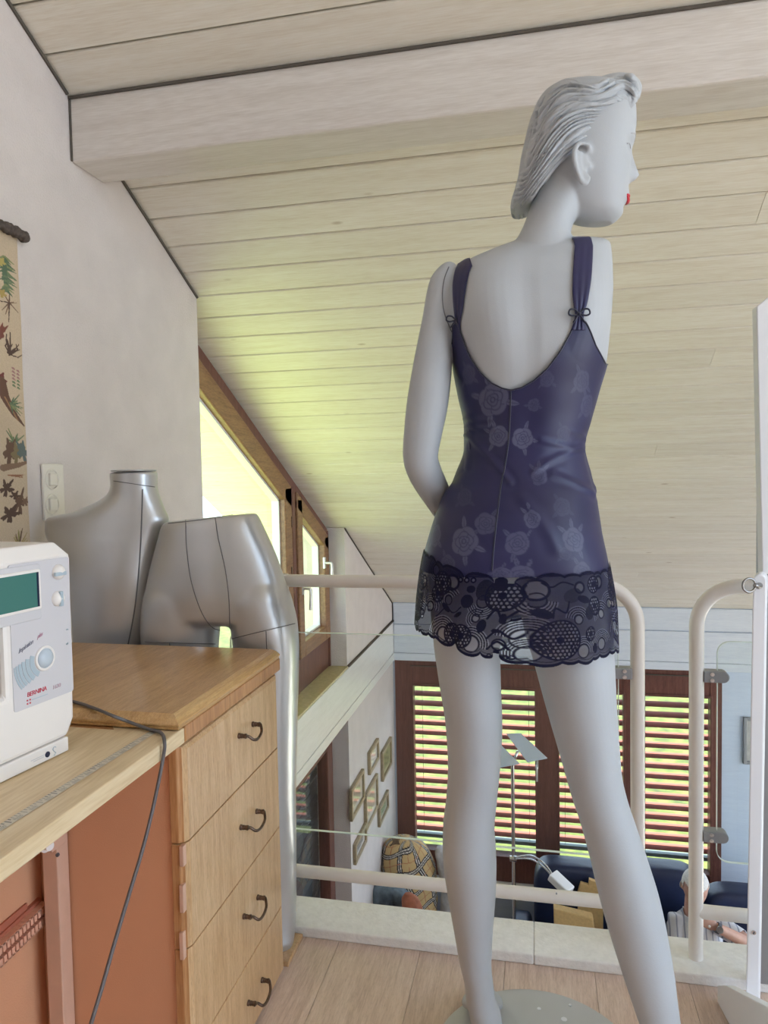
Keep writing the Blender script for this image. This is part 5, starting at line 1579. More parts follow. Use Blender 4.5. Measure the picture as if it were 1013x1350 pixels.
# hexagonal mesh discs with a solid eye
def honey(cx, cy, R, cell=5.2):
    global net
    u, v = X - cx, YY - cy; rr = np.hypot(u, v)
    m = rr < R
    row = np.round(v / (cell * .87)); uo = u - (row % 2) * cell / 2
    du = uo - np.round(uo / cell) * cell; dv = v - row * cell * .87
    hole = np.hypot(du, dv) < cell * .30
    T(np.where(m & ~hole, .95, 0)); net[m & hole] = .24
    T(np.where(rr < cell * .9, 1, 0))
    T(bd(rr - R, 1.3))
def fan(cx, cy, R0, R1, a0, a1, n=5, clear=True):
    global net
    u, v = X - cx, YY - cy; rr = np.hypot(u, v); a = np.degrees(np.arctan2(v, u)) % 360
    inside = ((a - a0) % 360) < ((a1 - a0) % 360 if (a1 - a0) % 360 else 360)
    m = (rr > R0) & (rr < R1) & inside
    k = ((rr - R0) / (R1 - R0) * n) % 1
    T(np.where(m & (k < .52), .95, 0)); net[m & (k >= .52)] = .26
    c_ = (rr <= R0) & clear
    net[c_] = .16; T(bd(rr - R0, 1.1) * .95)
def disc(cx, cy, R, dens=.16, w=1.8):
    global net
    rr = np.hypot(X - cx, YY - cy); net[rr < R] = dens; T(bd(rr - R, w))
def solid(cx, cy, rx, ry, rot=0., val=.97):
    c_, s_ = math.cos(rot), math.sin(rot); u, v = X - cx, YY - cy
    T(np.where(((u * c_ + v * s_) / rx) ** 2 + ((-u * s_ + v * c_) / ry) ** 2 < 1, val, 0))
def vine(pts, w=1.2):
    q = cr(pts, 26); dd = np.full(X.shape, 1e9)
    for a_, b_ in zip(q[:-1], q[1:]):
        e = b_ - a_; t_ = np.clip(((X - a_[0]) * e[0] + (YY - a_[1]) * e[1]) / (e @ e), 0, 1)
        dd = np.minimum(dd, np.hypot(X - a_[0] - t_ * e[0], YY - a_[1] - t_ * e[1]))
    T(bd(dd, w))
for k in (-2, -1, 0, 1, 2):
    o_ = k * 250.
    # left half of the repeat
    fan(568 + o_, 752, 7, 15, 20, 250, 3); honey(582 + o_, 768, 15); disc(600 + o_, 766, 9.5); fan(594 + o_, 790, 6, 20, 160, 330, 4, False)
    honey(573 + o_, 782, 11); fan(560 + o_, 800, 6, 17, 200, 20, 4); solid(590 + o_, 800, 9, 4, .6); vine([(574 + o_, 812), (590 + o_, 800), (604 + o_, 806), (616 + o_, 798)])
    fan(586 + o_, 836, 10, 26, 175, 350, 5); honey(603 + o_, 834, 14); honey(619 + o_, 836, 15); fan(634 + o_, 846, 11, 24, 190, 20, 4); solid(612 + o_, 808, 7, 3, -.5); solid(624 + o_, 790, 9, 9); solid(628 + o_, 774, 6, 5)
    for j in range(3): disc(612 + j * 9 + o_, 762, 3.0, .3, 1.2)
    solid(646 + o_, 775, 11, 14, .2, .93); fan(646 + o_, 790, 8, 22, 20, 160, 5, False); solid(648 + o_, 822, 6, 9, .4); fan(640 + o_, 812, 5, 14, 120, 320, 3)
    # middle
    honey(668 + o_, 782, 20, 5.6); solid(664 + o_, 768, 10, 8); vine([(655 + o_, 812), (664 + o_, 800), (672 + o_, 812), (684 + o_, 802)], 1.8); solid(672 + o_, 812, 4, 7); vine([(655 + o_, 838), (668 + o_, 828), (682 + o_, 838), (694 + o_, 826)], 1.6); solid(665 + o_, 828, 5, 3)
    disc(668 + o_, 846, 7, .08, 1.4); vine([(656 + o_, 852), (667 + o_, 842), (678 + o_, 852)], 1.6)
    for j in range(5): disc(658 + j * 5.6 + o_, 861 + .4 * j, 2.4, .05, 1.0)
    disc(699 + o_, 775, 13, .35, 2.0); fan(699 + o_, 788, 9, 22, 10, 170, 4, False); fan(692 + o_, 858, 10, 21, 160, 360, 4); solid(703 + o_, 806, 10, 6, .5)
    fan(690 + o_, 838, 12, 28, 190, 330, 5)
    # right
    honey(720 + o_, 842, 26, 5.4); solid(720 + o_, 843, 4.5, 3.5); vine([(712 + o_, 812), (716 + o_, 800), (728 + o_, 806), (734 + o_, 792)], 1.6); solid(740 + o_, 784, 13, 9, -.4, .85); disc(751 + o_, 774, 7, .25); solid(756 + o_, 790, 10, 5, .3); fan(744 + o_, 816, 6, 18, 190, 340, 4)
    honey(776 + o_, 772, 11, 5); honey(776 + o_, 800, 12, 4.8); disc(788 + o_, 770, 8, .2); solid(764 + o_, 808, 8, 10, .5, .93); fan(752 + o_, 858, 9, 20, 180, 10, 4); honey(765 + o_, 836, 9, 4.6); fan(790 + o_, 852, 8, 20, 170, 350, 5); solid(775 + o_, 856, 5, 7); fan(790 + o_, 812, 6, 18, 150, 320, 4)
    vine([(705 + o_, 766), (715 + o_, 772), (728 + o_, 766), (742 + o_, 770)], 1.4)
alpha = np.maximum(thread, net)
alpha = np.where((YY > edgeB) | (YY < edgeT), 0, alpha)
mb = MB(); mb.grid(PL, wrap=True)
lace = mb.build('lace_hem', None, None, smooth=True)
m, nt, out = newmat('navy_lace')
p = N(nt, 'ShaderNodeBsdfPrincipled'); p.inputs['Roughness'].default_value = .7; p.inputs['Specular IOR Level'].default_value = .15
a = nt.nodes.new('ShaderNodeAttribute'); a.attribute_name = 'openwork'
c = ramp(nt, a.outputs['Fac'], [(.5, (.018, .018, .085)), (.9, (.004, .004, .022))])
nt.links.new(c, p.inputs['Base Color'])
t = N(nt, 'ShaderNodeBsdfTransparent')
n = N(nt, 'ShaderNodeTexNoise', {'Vector': coords(nt)}); n.inputs['Scale'].default_value = 700
f = N(nt, 'ShaderNodeMath', {0: a.outputs['Fac'], 1: N(nt, 'ShaderNodeMath', {0: N(nt, 'ShaderNodeMath', {0: n.outputs[0], 1: .5}, operation='SUBTRACT').outputs[0], 1: .12}, operation='MULTIPLY').outputs[0]}, operation='ADD').outputs[0]
f = N(nt, 'ShaderNodeMath', {0: f, 1: N(nt, 'ShaderNodeMath', {0: a.outputs['Fac'], 1: .02}, operation='GREATER_THAN').outputs[0]}, operation='MULTIPLY'); f.use_clamp = True
mx = N(nt, 'ShaderNodeMixShader', {0: f.outputs[0], 1: t.outputs[0], 2: p.outputs[0]}); nt.links.new(mx.outputs[0], out.inputs[0])
lace.data.materials.append(m); attr(lace, 'openwork', alpha)
# drop the cells that are wholly open above and below the scallops
bm = bmesh.new(); bm.from_mesh(lace.data); lay = bm.verts.layers.float['openwork']
bmesh.ops.delete(bm, geom=[v for v in bm.verts if v[lay] == 0 and all(e.other_vert(v)[lay] == 0 for e in v.link_edges)], context='VERTS')
bm.to_mesh(lace.data); bm.free()
setparent(lace, dress)

# ---- straps gathered into bows
def strap(rows, front_to, name):
    """rows: (centre x, y, half width) from the bow upwards on the back; goes on over the shoulder to the front"""
    rows = np.array(rows, float)
    C = cr(rows, 30)
    G = []
    nW = 17
    for cx, cy, hw in C:
        line = []
        for u in np.linspace(-1, 1, nW):
            s = surf(bvB, cx + u * hw, cy, .0)
            if s is None:
                s = line[-1][0] if line else None
            if s is None: continue
            line.append((s, u))
        if len(line) < nW: continue
        k = min(1, abs(cy - 418) / 40)
        G.append([q - NH * (.0026 + .0016 * (1 - k) + .0009 * (1.2 - k) * math.cos(u * 9)) for q, u in line])
    last = np.array(G[-1]); ctr = last.mean(0)
    # over the top and down the front, following the body
    for t in np.linspace(.08, 1, 26):
        ang = t * math.pi * .5
        row = []
        zoff = .012 * math.sin(min(1, t * 3) * math.pi / 2) if t < .35 else None
        for q in last:
            d0 = q + UP * .0
            if t < .3:
                x = d0 + NH * (t / .3) * .05; h = bvB.ray_cast(Vector(x + UP * .02), Vector((0, 0, -1)))
            else:
                x = d0 + UP * (.0 - (t - .3) / .7 * front_to) ; h = bvB.ray_cast(Vector(x + NH * .35), Vector(-NH))
            row.append(np.array(h[0]) + (np.array(h[1]) * .0028) if h[0] is not None else d0)
        G.append(row)
    mb = MB(); mb.grid(G)
    o = mb.build(name, MAT['satin'], None, smooth=True); s_ = o.modifiers.new('s', 'SOLIDIFY'); s_.thickness = .0012; s_.offset = 1
    return setparent(o, dress)
sr = strap([(761.5, 436, 9), (762.5, 427, 6.5), (763, 420, 5.5), (763.5, 412, 5.5), (764.5, 402, 8.5), (765.5, 385, 11), (767, 365, 12.2), (768.5, 340, 12.3), (769.5, 325, 11.8)], .15, 'shoulder_strap')
sl_ = strap([(602, 437, 5.4), (602.8, 430, 4.4), (603.5, 424, 3.6), (604, 418, 4.2), (604.5, 408, 5.8), (605, 392, 7.5), (606.5, 374, 9), (610, 357, 9.5), (614, 350, 9.5)], .15, 'shoulder_strap')
def bow(px, py, s, parent):
    c = surf(bvB, px, py, .005)
    if c is None: c = BP(px, py, -.09)
    k = s / 737
    mb = MB()
    for sd in (-1, 1):
        L = [c, c + RH * sd * 5 * k + UP * 5 * k - NH * .001, c + RH * sd * 11 * k + UP * 5 * k - NH * .002, c + RH * sd * 12.5 * k + UP * 0 * k - NH * .002, c + RH * sd * 8 * k - UP * 2 * k - NH * .001, c]
        mb.tube(cr(L, 26), 1.15 * k, 8)
        mb.tube(cr([c, c + RH * sd * 4 * k - UP * 6 * k - NH * .001, c + RH * sd * 7 * k - UP * 10 * k], 12), 1.1 * k, 8)
    mb.ball(c - NH * .001, (2.4 * k, 2.2 * k, 2.4 * k), n=12, m=7)
    mb.build('bow', MAT['navy_trim'], parent, smooth=True)
bow(762.5, 415, 1.0, sr); bow(604, 422, .92, sl_)
# ------------------------------------------------------------------ the room below
# framed pictures on the left wall, corners read on the wall plane
M_pf = wood('gilt_frame', (.24, .18, .11), (.33, .26, .16), (.40, .32, .21), .35, (9, 9, 9), scale=5)
M_art = attrmat('small_print', .35, coat=.8)
PICS = [((488, 972, 500, 1023), 'framed print with pale picture, high on the left wall, second from the window', 'w'),
        ((505, 970, 517, 1032), 'framed olive landscape print nearest the brown window, high on the left wall', 'o'),
        ((464, 1012, 481, 1085), 'large framed print nearest the grey reveal in the left wall group', 'r'),
        ((483, 1018, 499, 1098), 'tall framed print in the middle of the left wall group', 'r'),
        ((501, 1040, 513, 1092), 'small framed green print, lowest near the brown window', 'g'),
        ((469, 1083, 484, 1142), 'framed sketch, lowest of the pictures, partly behind the white rail', 's')]
for (x0, y0_, x1, y1_), lab, kind in PICS:
    a = onx(x0, (y0_ + y1_) / 2 + 8, XW + .02); b = onx(x1, (y0_ + y1_) / 2 - 8, XW + .02)
    ya, yb = a[1], b[1]
    zt1 = onx(x1, y0_, XW + .02)[2]; zb1 = onx(x0, y1_, XW + .02)[2]
    t = thing('picture_frame', (XW, (ya + yb) / 2, zb1), lab, 'picture', 'pictures on the lower left wall')
    w_ = .026; mb = MB(); x_ = XW + .001
    mb.box(x_, XW + .024, ya, ya + w_, zb1, zt1); mb.box(x_, XW + .024, yb - w_, yb, zb1, zt1); mb.box(x_, XW + .024, ya + w_, yb - w_, zb1, zb1 + w_); mb.box(x_, XW + .024, ya + w_, yb - w_, zt1 - w_, zt1)
    mb.build('frame', M_pf, t, bevel=.004)
    mb = MB(); H_, W_ = 50, 36
    mb.grid([[(XW + .010, ya + w_ + (yb - ya - 2 * w_) * j / (W_ - 1), zt1 - w_ - (zt1 - zb1 - 2 * w_) * i / (H_ - 1)) for j in range(W_)] for i in range(H_)])
    p_ = mb.build('print', M_art, t)
    I_, J_ = np.meshgrid(np.linspace(0, 1, H_), np.linspace(0, 1, W_), indexing='ij'); I_, J_ = I_.ravel(), J_.ravel()
    base = {'w': (.62, .62, .60), 'o': (.42, .40, .22), 'r': (.55, .53, .48), 'g': (.50, .50, .42), 's': (.60, .60, .58)}[kind]
    c_ = np.tile(np.array(base), (len(I_), 1))
    inn = (I_ > .2) & (I_ < .8) & (J_ > .2) & (J_ < .8)
    ns = np.sin(I_ * 19 + J_ * 7) * np.sin(J_ * 23 - I_ * 5) * .5 + .5
    tgt = {'w': (.70, .70, .70), 'o': (.28, .30, .14), 'r': (.40, .38, .30), 'g': (.25, .36, .22), 's': (.25, .25, .26)}[kind]
    c_[inn] = np.array(tgt) * (.5 + .9 * ns[inn])[:, None]
    attr_col(p_, 'Col', c_)
# picture on the far wall at the right edge
a = ony(981, 946, YF - .02); b = ony(990, 1008, YF - .02)
t = thing('picture_frame', (a[0] + .2, YF, b[2]), 'grey framed picture on the far wall beyond the railing, cut by the white stand', 'picture')
mb = MB(); x0, x1, z1, z0 = a[0], a[0] + .36, a[2], b[2]
for q in ((x0, x0 + .025, z0, z1), (x1 - .025, x1, z0, z1), (x0 + .025, x1 - .025, z0, z0 + .025), (x0 + .025, x1 - .025, z1 - .025, z1)): mb.box(q[0], q[1], YF - .022, YF - .002, q[2], q[3])
mb.build('frame', MAT['clamp'], t, bevel=.003)
mb = MB(); mb.box(x0 + .024, x1 - .024, YF - .012, YF - .009, z0 + .024, z1 - .024); mb.build('print', plain('grey_print_paper', (.48, .46, .44), .5, noise=.3, nscale=12), t)

# floor lamp with two tilted frosted plates and a reading arm
LY = 5.20
lp = thing('floor_lamp', tuple(ony(676, 1180, LY)[:2]) + (ZL,), 'slim steel floor lamp with two tilted grey plates and a curved reading arm', 'lamp')
px_ = ony(677, 1100, LY)
mb = MB(); mb.tube([(px_[0], LY, ZL + .01), (px_[0], LY, ony(675, 1004, LY)[2])], .013, 16); mb.build('pole', MAT['steel'], lp, smooth=True, angle=50)
mb = MB(); mb.cyl((px_[0], LY, ZL + .012), (0, 0, 1), .14, .022, 36); mb.build('base', MAT['steel'], lp, bevel=.004)
def plate(c4, name):
    q = [ony(x, y, Y) for x, y, Y in c4]; n_ = np.cross(q[1] - q[0], q[3] - q[0]); n_ /= np.linalg.norm(n_)
    mb = MB(); mb.prism(q, n_ * .012); return mb.build(name, MAT['lampgrey'], lp, bevel=.002)
plate(((668, 967, LY + .10), (687, 966.5, LY + .10), (722, 999, LY - .10), (695.5, 1004, LY - .10)), 'lamp_shade')
plate(((634, 982, LY + .06), (660, 981, LY + .06), (685, 1006, LY - .14), (656, 1011, LY - .14)), 'lamp_shade')
mb = MB(); mb.tube([ony(676, 1004, LY) + (0, 0, -.02), ony(683, 990, LY)], .011, 10); mb.build('swivel', MAT['steel'], lp, smooth=True)
mb = MB(); mb.cyl(ony(677, 1132, LY - .014), (1, 0, 0), .020, .05, 16); ck = mb.build('collar', MAT['steel'], lp, smooth=True, angle=40)
for dz in (0, .028):
    mb = MB(); mb.tube(cr([ony(679, 1132, LY - .03) + UP * dz * .3, ony(700, 1133, LY - .20) + UP * dz, ony(716, 1142, LY - .28) + UP * dz, ony(728, 1155, LY - .32) + UP * dz * .7], 24), .006, 8); mb.build('arm', MAT['steel'], lp, smooth=True)
h0_, h1_ = ony(728, 1153, LY - .32), ony(752, 1176, LY - .40)
ax_ = h1_ - h0_; ll = np.linalg.norm(ax_); ax_ /= ll; sx = np.cross(ax_, UP); sx /= np.linalg.norm(sx); up2 = np.cross(sx, ax_)
mb = MB(); mb.obox((h0_ + h1_) / 2, ax_ * ll / 2, sx * .045, up2 * .026); mb.build('reading_head', MAT['white'], lp, bevel=.008)

# navy leather sofa along the far wall, backs towards the window
SFY = 5.43
def zpx(x, y, Y): return ony(x, y, Y)[2]
sf = thing('sofa', (.75, SFY, ZL), 'navy leather sofa below the brown window, where the person sits', 'sofa')
def cushion(mb, x0, x1, y0, y1, z0, z1, r=.10, puff=.03, n=26):
    """softly rounded box"""
    c = np.array([(x0 + x1) / 2, (y0 + y1) / 2, (z0 + z1) / 2]); h = np.array([(x1 - x0) / 2, (y1 - y0) / 2, (z1 - z0) / 2])
    R = []
    for i in range(n):
        f = math.pi * (i + .02) / (n - 1 + .04); sz = -math.cos(f); k = abs(math.sin(f)) ** .35
        zz = np.sign(sz) * abs(sz) ** .55
        t = np.linspace(0, 2 * math.pi, 40, endpoint=False)
        u = np.sign(np.cos(t)) * np.abs(np.cos(t)) ** .38; v = np.sign(np.sin(t)) * np.abs(np.sin(t)) ** .38
        R.append(c + np.stack([u * h[0] * k, v * h[1] * k, np.full(40, zz * h[2])], 1))
    return mb.rings(R)
zA = zpx(765, 1136, SFY); zBk = zpx(862, 1137, SFY); zC = zpx(955, 1168, SFY)
xA0, xA1 = ony(704, 1180, SFY)[0], ony(800, 1180, SFY)[0]
xB0, xB1 = xA1 + .005, ony(925, 1180, SFY)[0]
xC0, xC1 = xB1 + .005, xB1 + .75
for x0, x1, zz in ((xA0, xA1, zA), (xB0, xB1, zBk), (xC0, xC1, zC)):
    mb = MB(); cushion(mb, x0, x1, SFY - .13, SFY + .13, ZL + .40, zz); mb.build('back_cushion', MAT['navyleather'], sf, smooth=True)
    mb = MB(); cushion(mb, x0, x1, SFY - .75, SFY - .10, ZL + .22, ZL + .46); mb.build('seat_cushion', MAT['navyleather'], sf, smooth=True)
mb = MB(); mb.box(xA0 + .02, xC1 - .02, SFY - .72, SFY + .12, ZL + .05, ZL + .25); mb.build('base', MAT['navyleather'], sf, bevel=.03)
for x in (xA0 - .09, xC1 + .09):
    mb = MB(); cushion(mb, x - .09, x + .09, SFY - .75, SFY + .13, ZL + .05, ZL + .62); mb.build('armrest', MAT['navyleather'], sf, smooth=True)
for x in (xA0, xC1):
    for y in (SFY - .66, SFY + .06):
        mb = MB(); mb.cyl((x, y, ZL + .027), (0, 0, 1), .022, .05, 14); mb.build('foot', MAT['steel'], sf, smooth=True, angle=40)
# tan cushion and folder on the sofa
cy = SFY - .42
q0, q1 = ony(732, 1196, cy), ony(786, 1226, cy)
mb = MB(); x0, x1 = q0[0], q1[0]; z1 = q0[2]; z0 = ZL + .463
mb.rings([[(x0 + .0, cy - .05, z0), (x1 + .04, cy - .05, z0), (x1 + .04, cy + .03, z0), (x0, cy + .03, z0)], [(x0 - .01, cy + .0, z1 - .01), (x1 - .02, cy + .0, z1 - .05), (x1 - .02, cy + .07, z1 - .05), (x0 - .01, cy + .07, z1 - .01)]])
tag(mb.build('folder', MAT['tan'], None, bevel=.008), 'tan cardboard folder standing on the navy sofa seat', 'folder')
q0, q1 = ony(762, 1166, SFY - .18), ony(784, 1176, SFY - .18)
mb = MB(); pts = [(q0[0], q0[2] - .06), (q0[0] + .02, q0[2] + .015), (q0[0] + .075, q0[2] + .005), (q0[0] + .08, q0[2] + .05), (q0[0] + .13, q0[2] + .035), (q1[0] + .06, q0[2] - .06), (q1[0] + .06, ZL + .465), (q0[0], ZL + .465)]
mb.prism([(x, SFY - .19, z) for x, z in pts], (0, .035, 0)); tag(mb.build('paper_bag', MAT['tan'], None, bevel=.003), 'crumpled tan paper bag propped against the navy sofa back', 'bag')

# checked sack, pale garment bag and flowered cushion on a bench in the corner
BYc = 5.36
zbench = zpx(540, 1222, BYc) - .10
bn = thing('bench', (-.85, BYc, ZL), 'low pale bench in the window corner carrying the checked sack', 'bench')
mb = MB(); mb.box(-1.18, -.45, BYc - .58, BYc + .26, zbench - .03, zbench); mb.build('seat', MAT['board'], bn, bevel=.004)
for x in (-1.14, -.49):
    for y in (BYc - .54, BYc + .22):
        mb = MB(); mb.box(x - .02, x + .02, y - .02, y + .02, ZL + .001, zbench - .03); mb.build('leg', MAT['board'], bn, bevel=.003)
def sack(name, rows, Y, mat, lump, label, cat, seed):
    """rows: (py, left, right, half depth)"""
    rows = np.array(rows, float); rg = np.random.default_rng(seed); ph = rg.uniform(0, 6.28, 8)
    R = []; UVs = []
    qs = np.linspace(rows[0, 0], rows[-1, 0], 46); n = 64
    for y in qs:
        l, r, h = (float(pchip(y, rows[:, 0], rows[:, i])) for i in (1, 2, 3))
        a, b = ony(l, y, Y), ony(r, y, Y); c = (a + b) / 2; A = (b[0] - a[0]) / 2
        t = np.linspace(0, 2 * math.pi, n, endpoint=False)
        k = 1 + lump * (np.sin(3 * t + ph[0] + y * .05) + .7 * np.sin(7 * t + ph[1] - y * .11) + .5 * np.sin(11 * t + ph[2] + y * .2)) * .5
        R.append(c + np.outer(np.sin(t) * A * k, EX) - np.outer(np.cos(t) * h * k, EY))
        UVs.append(np.stack([t, np.full(n, y)], 1))
    mb = MB(); mb.rings(R); o = mb.build(name, mat, None, smooth=True)
    tag(o, label, cat)
    return o, np.concatenate(UVs)
M_pl = attrmat('checked_cloth', .85, bmp=.2, bscale=400)
o, uv = sack('checked_sack', [(1104, 520, 538, .05), (1108, 512, 552, .10), (1120, 505, 566, .15), (1140, 503, 573, .19), (1165, 502, 576, .20), (1190, 512, 576, .20), (1212, 520, 574, .18), (1232, 526, 570, .12)], BYc, M_pl, .035, 'checked beige sack with black and white lines slumped in the window corner', 'sack', 3)
t_, y_ = uv[:, 0], uv[:, 1]
# finer mesh for the check
sb_ = o.modifiers.new('s', 'SUBSURF'); sb_.levels = 2; bake_mods(o); o.data.polygons.foreach_set('use_smooth', [True] * len(o.data.polygons))
Vs = np.array([tuple(v.co) for v in o.data.vertices]); cen = Vs.mean(0)
ang = np.arctan2(Vs[:, 0] - cen[0], -(Vs[:, 1] - cen[1]))
gx = ang * .17 + .012 * np.sin(Vs[:, 2] * 22); gz = Vs[:, 2] - cen[2] + .010 * np.sin(ang * 5)
u = gx * .93 + gz * .36; v = gz * .93 - gx * .36
colr2 = np.tile(np.array([.60, .42, .20]), (len(Vs), 1))
def stripes(q, off):
    f = (q / .145 + off) % 1
    return ((np.abs(f - .40) < .030) | (np.abs(f - .50) < .030) | (np.abs(f - .60) < .030)), ((np.abs(f - .45) < .02) | (np.abs(f - .55) < .02)), (np.abs(f - .0) < .015) | (np.abs(f - 1) < .015)
for q, off in ((u, .15), (v, .3)):
    k, w_, rd = stripes(q, off)
    colr2[w_] = (.72, .68, .60); colr2[rd] = (.45, .16, .08); colr2[k] = (.025, .022, .03)
attr_col(o, 'Col', colr2)
kn = ony(523, 1106, BYc - .05)
mb = MB()
for k in range(5): mb.tube(cr([kn + (.02 * k - .04, -.02, -.05), kn + (.01 * k - .02, -.03, -.01), kn + (.014 * (k - 2), -.02, .02)], 8), [.014, .010, .006] + [.005] * 5, 8)
kb = mb.build('gathered_neck', plain('dark_check_fold', (.16, .11, .07), .9), o, smooth=True)
o2, _ = sack('garment_bag', [(1118, 576, 598, .05), (1126, 574, 606, .09), (1150, 578, 618, .10), (1180, 582, 622, .11), (1210, 582, 620, .10), (1230, 584, 614, .08)], BYc + .02, plain('pale_grey_cloth', (.55, .55, .58), .6, noise=.25, nscale=18, bmp=.3, bscale=40), .09, 'pale grey cloth bundle between the checked sack and the mannequin left leg', 'bundle', 8)
o3, _ = sack('flowered_cushion', [(1166, 496, 520, .04), (1172, 490, 534, .08), (1186, 488, 544, .10), (1202, 490, 546, .10), (1216, 496, 540, .06)], BYc - .33, plain('dark_flower_cloth', (.10, .13, .16), .8, noise=.9, nscale=9), .05, 'dark flowered cushion in front of the checked sack, below the white rail', 'cushion', 5)
o4, _ = sack('rust_cushion', [(1178, 534, 544, .02), (1186, 530, 553, .05), (1202, 532, 558, .06), (1214, 536, 556, .04)], BYc - .49, plain('rust_cloth', (.38, .13, .07), .8, noise=.2), .04, 'small rust red cushion beside the dark flowered cushion', 'cushion', 6)

# ------------------------------------------------------------------ seated person
PY = 5.00
pc = ony(916, 1200, PY)
per_ = thing('person', (pc[0], PY, ZL + .47), 'white-haired person in a pale striped shirt and wristwatch seated on the navy sofa', 'person')
def pp_(x, y, Y): return ony(x, y, Y)
hx = pp_(916.5, 1168, PY); 
mb = MB()
hipz = ZL + .625
hip = np.array([pc[0] + .02, PY + .12, hipz]); chest = np.array([pc[0] + .01, PY + .08, pp_(916, 1225, PY)[2] - .10]); neck = np.array([pc[0], PY + .04, pp_(916, 1200, PY)[2] - .01])
mb.tube(cr([hip - UP * .06, hip + UP * .1, (hip + chest) / 2 + UP * .05, chest + UP * .02, neck - UP * .06], 24), cr([[.15, 0, 0], [.165, 0, 0], [.165, 0, 0], [.165, 0, 0], [.075, 0, 0]], 24)[:, 0], 28)
mb.tube([neck - UP * .10, neck - UP * .02, np.array([hx[0], PY + .01, hx[2] - .05])], [.075, .058, .058], 20)
# head with face, bowed a little
HA = np.array([0, -.92, -.38]); HA /= np.linalg.norm(HA); HU = np.array([0, -.38, .92]); HU /= np.linalg.norm(HU); HX = np.array([1., 0, 0])
hc_ = np.array([hx[0], PY - .01, hx[2]])
R = []
for f in np.linspace(-1, 1, 26):
    z = .118 * f; kx = .077 * math.sqrt(max(0, 1 - abs(f) ** 2.6)) * (1 - .16 * max(0, -f)); fr_ = .098 * math.sqrt(max(0, 1 - abs(f) ** 2.8)); bk = .100 * math.sqrt(max(0, 1 - abs(f) ** 2.2)) * (1 - .25 * max(0, -f))
    t = np.linspace(0, 2 * math.pi, 36, endpoint=False); c_ = np.cos(t); s_ = np.sin(t)
    a = np.where(c_ > 0, c_ * fr_, c_ * bk); b_ = s_ * kx
    a = a + (c_ > 0) * (.022 * math.exp(-((f + .12) / .14) ** 2) * np.exp(-(b_ / .012) ** 2) - .010 * math.exp(-((f - .12) / .09) ** 2) * (np.exp(-((b_ - .03) / .013) ** 2) + np.exp(-((b_ + .03) / .013) ** 2)) + .005 * math.exp(-((f + .45) / .07) ** 2) * np.exp(-(b_ / .02) ** 2))
    R.append(hc_ + HU * z + np.outer(a, HA) + np.outer(b_, HX))
mb.rings(R)
for sd in (-1, 1): mb.ball(hc_ + HX * sd * .077 - HA * .01 - HU * .012, (.010, .018, .030), ax=[HX, HA, HU], n=12, m=8)
# arms: upper arms hang, forearms folded across the lap
shL = np.array([pp_(893, 1214, PY)[0] + .02, PY + .06, pp_(893, 1214, PY)[2]]); shR = np.array([2 * pc[0] - shL[0] + .02, PY + .06, shL[2]])
elL = shL + np.array([-.03, -.10, -.27]); wrL = elL + np.array([.20, -.18, .02]); haL = wrL + np.array([.08, -.02, .0])
elR = pp_(1006, 1256, PY - .20); wrR = pp_(946, 1223, PY - .27); haR = pp_(925, 1211, PY - .26)
def armhand(sh, el, wr, ha, up):
    mb.tube(cr([sh, (sh + el) / 2, el], 12), np.linspace(.058, .045, 12), 18)
    mb.tube(cr([el, (el + wr) / 2 + UP * .006, wr], 14), np.linspace(.045, .029, 14), 18)
    ad = ha - wr; ad /= np.linalg.norm(ad); nd = np.cross(ad, up); nd /= np.linalg.norm(nd); pd = np.cross(nd, ad)
    mb.ball(wr + ad * .05, (.052, .040, .016), ax=[ad, nd, pd], n=18, m=10)
    for off, L_ in ((-.030, .066), (-.010, .080), (.010, .076), (.029, .060)):
        b0_ = wr + ad * .085 + nd * off
        mb.tube(cr([b0_ - ad * .02, b0_ + ad * L_ * .4 + pd * .004, b0_ + ad * L_ * .75 - pd * .006, b0_ + ad * L_ - pd * .022], 10), np.linspace(.0098, .0075, 10), 10)
    sg = 1 if nd[2] > 0 else -1
    b0_ = wr + ad * .03 + nd * sg * .03
    mb.tube(cr([b0_, b0_ + nd * sg * .022 + ad * .03, b0_ + nd * sg * .026 + ad * .062], 9), np.linspace(.012, .0085, 9), 10)
    return ad, nd, pd
armhand(shL, elL, wrL, haL, np.array([0, -.4, .9]))
ad, nd, pd = armhand(shR, elR, wrR, haR, np.array([0, -1., .35]))
# legs
for sd in (-1, 1):
    kn_ = hip + np.array([sd * .14, -.50, .02]); an_ = np.array([kn_[0], kn_[1] + .05, ZL + .08])
    mb.tube(cr([hip + np.array([sd * .09, -.02, 0]), (hip + kn_) / 2 + np.array([sd * .06, 0, .02]), kn_], 12), np.linspace(.088, .062, 12), 20)
    mb.tube(cr([kn_, (kn_ + an_) / 2 + np.array([0, .02, 0]), an_], 12), np.linspace(.060, .040, 12), 18)
    mb.tube(cr([an_ + np.array([0, .03, -.03]), an_ + np.array([0, -.08, -.04]), an_ + np.array([0, -.18, -.055])], 10), [.036, .04, .042, .042, .042, .04, .038, .034, .028, .018], 16)
pb = mb.build('body', MAT['skin'], None, smooth=True); fuse(pb, .0065, 4)
bvP = BVHTree.FromPolygons([tuple(v.co) for v in pb.data.vertices], [tuple(p.vertices) for p in pb.data.polygons])
Vp = np.array([tuple(v.co) for v in pb.data.vertices]); Np = np.array([tuple(v.normal) for v in pb.data.vertices])
Fp = [tuple(p.vertices) for p in pb.data.polygons]
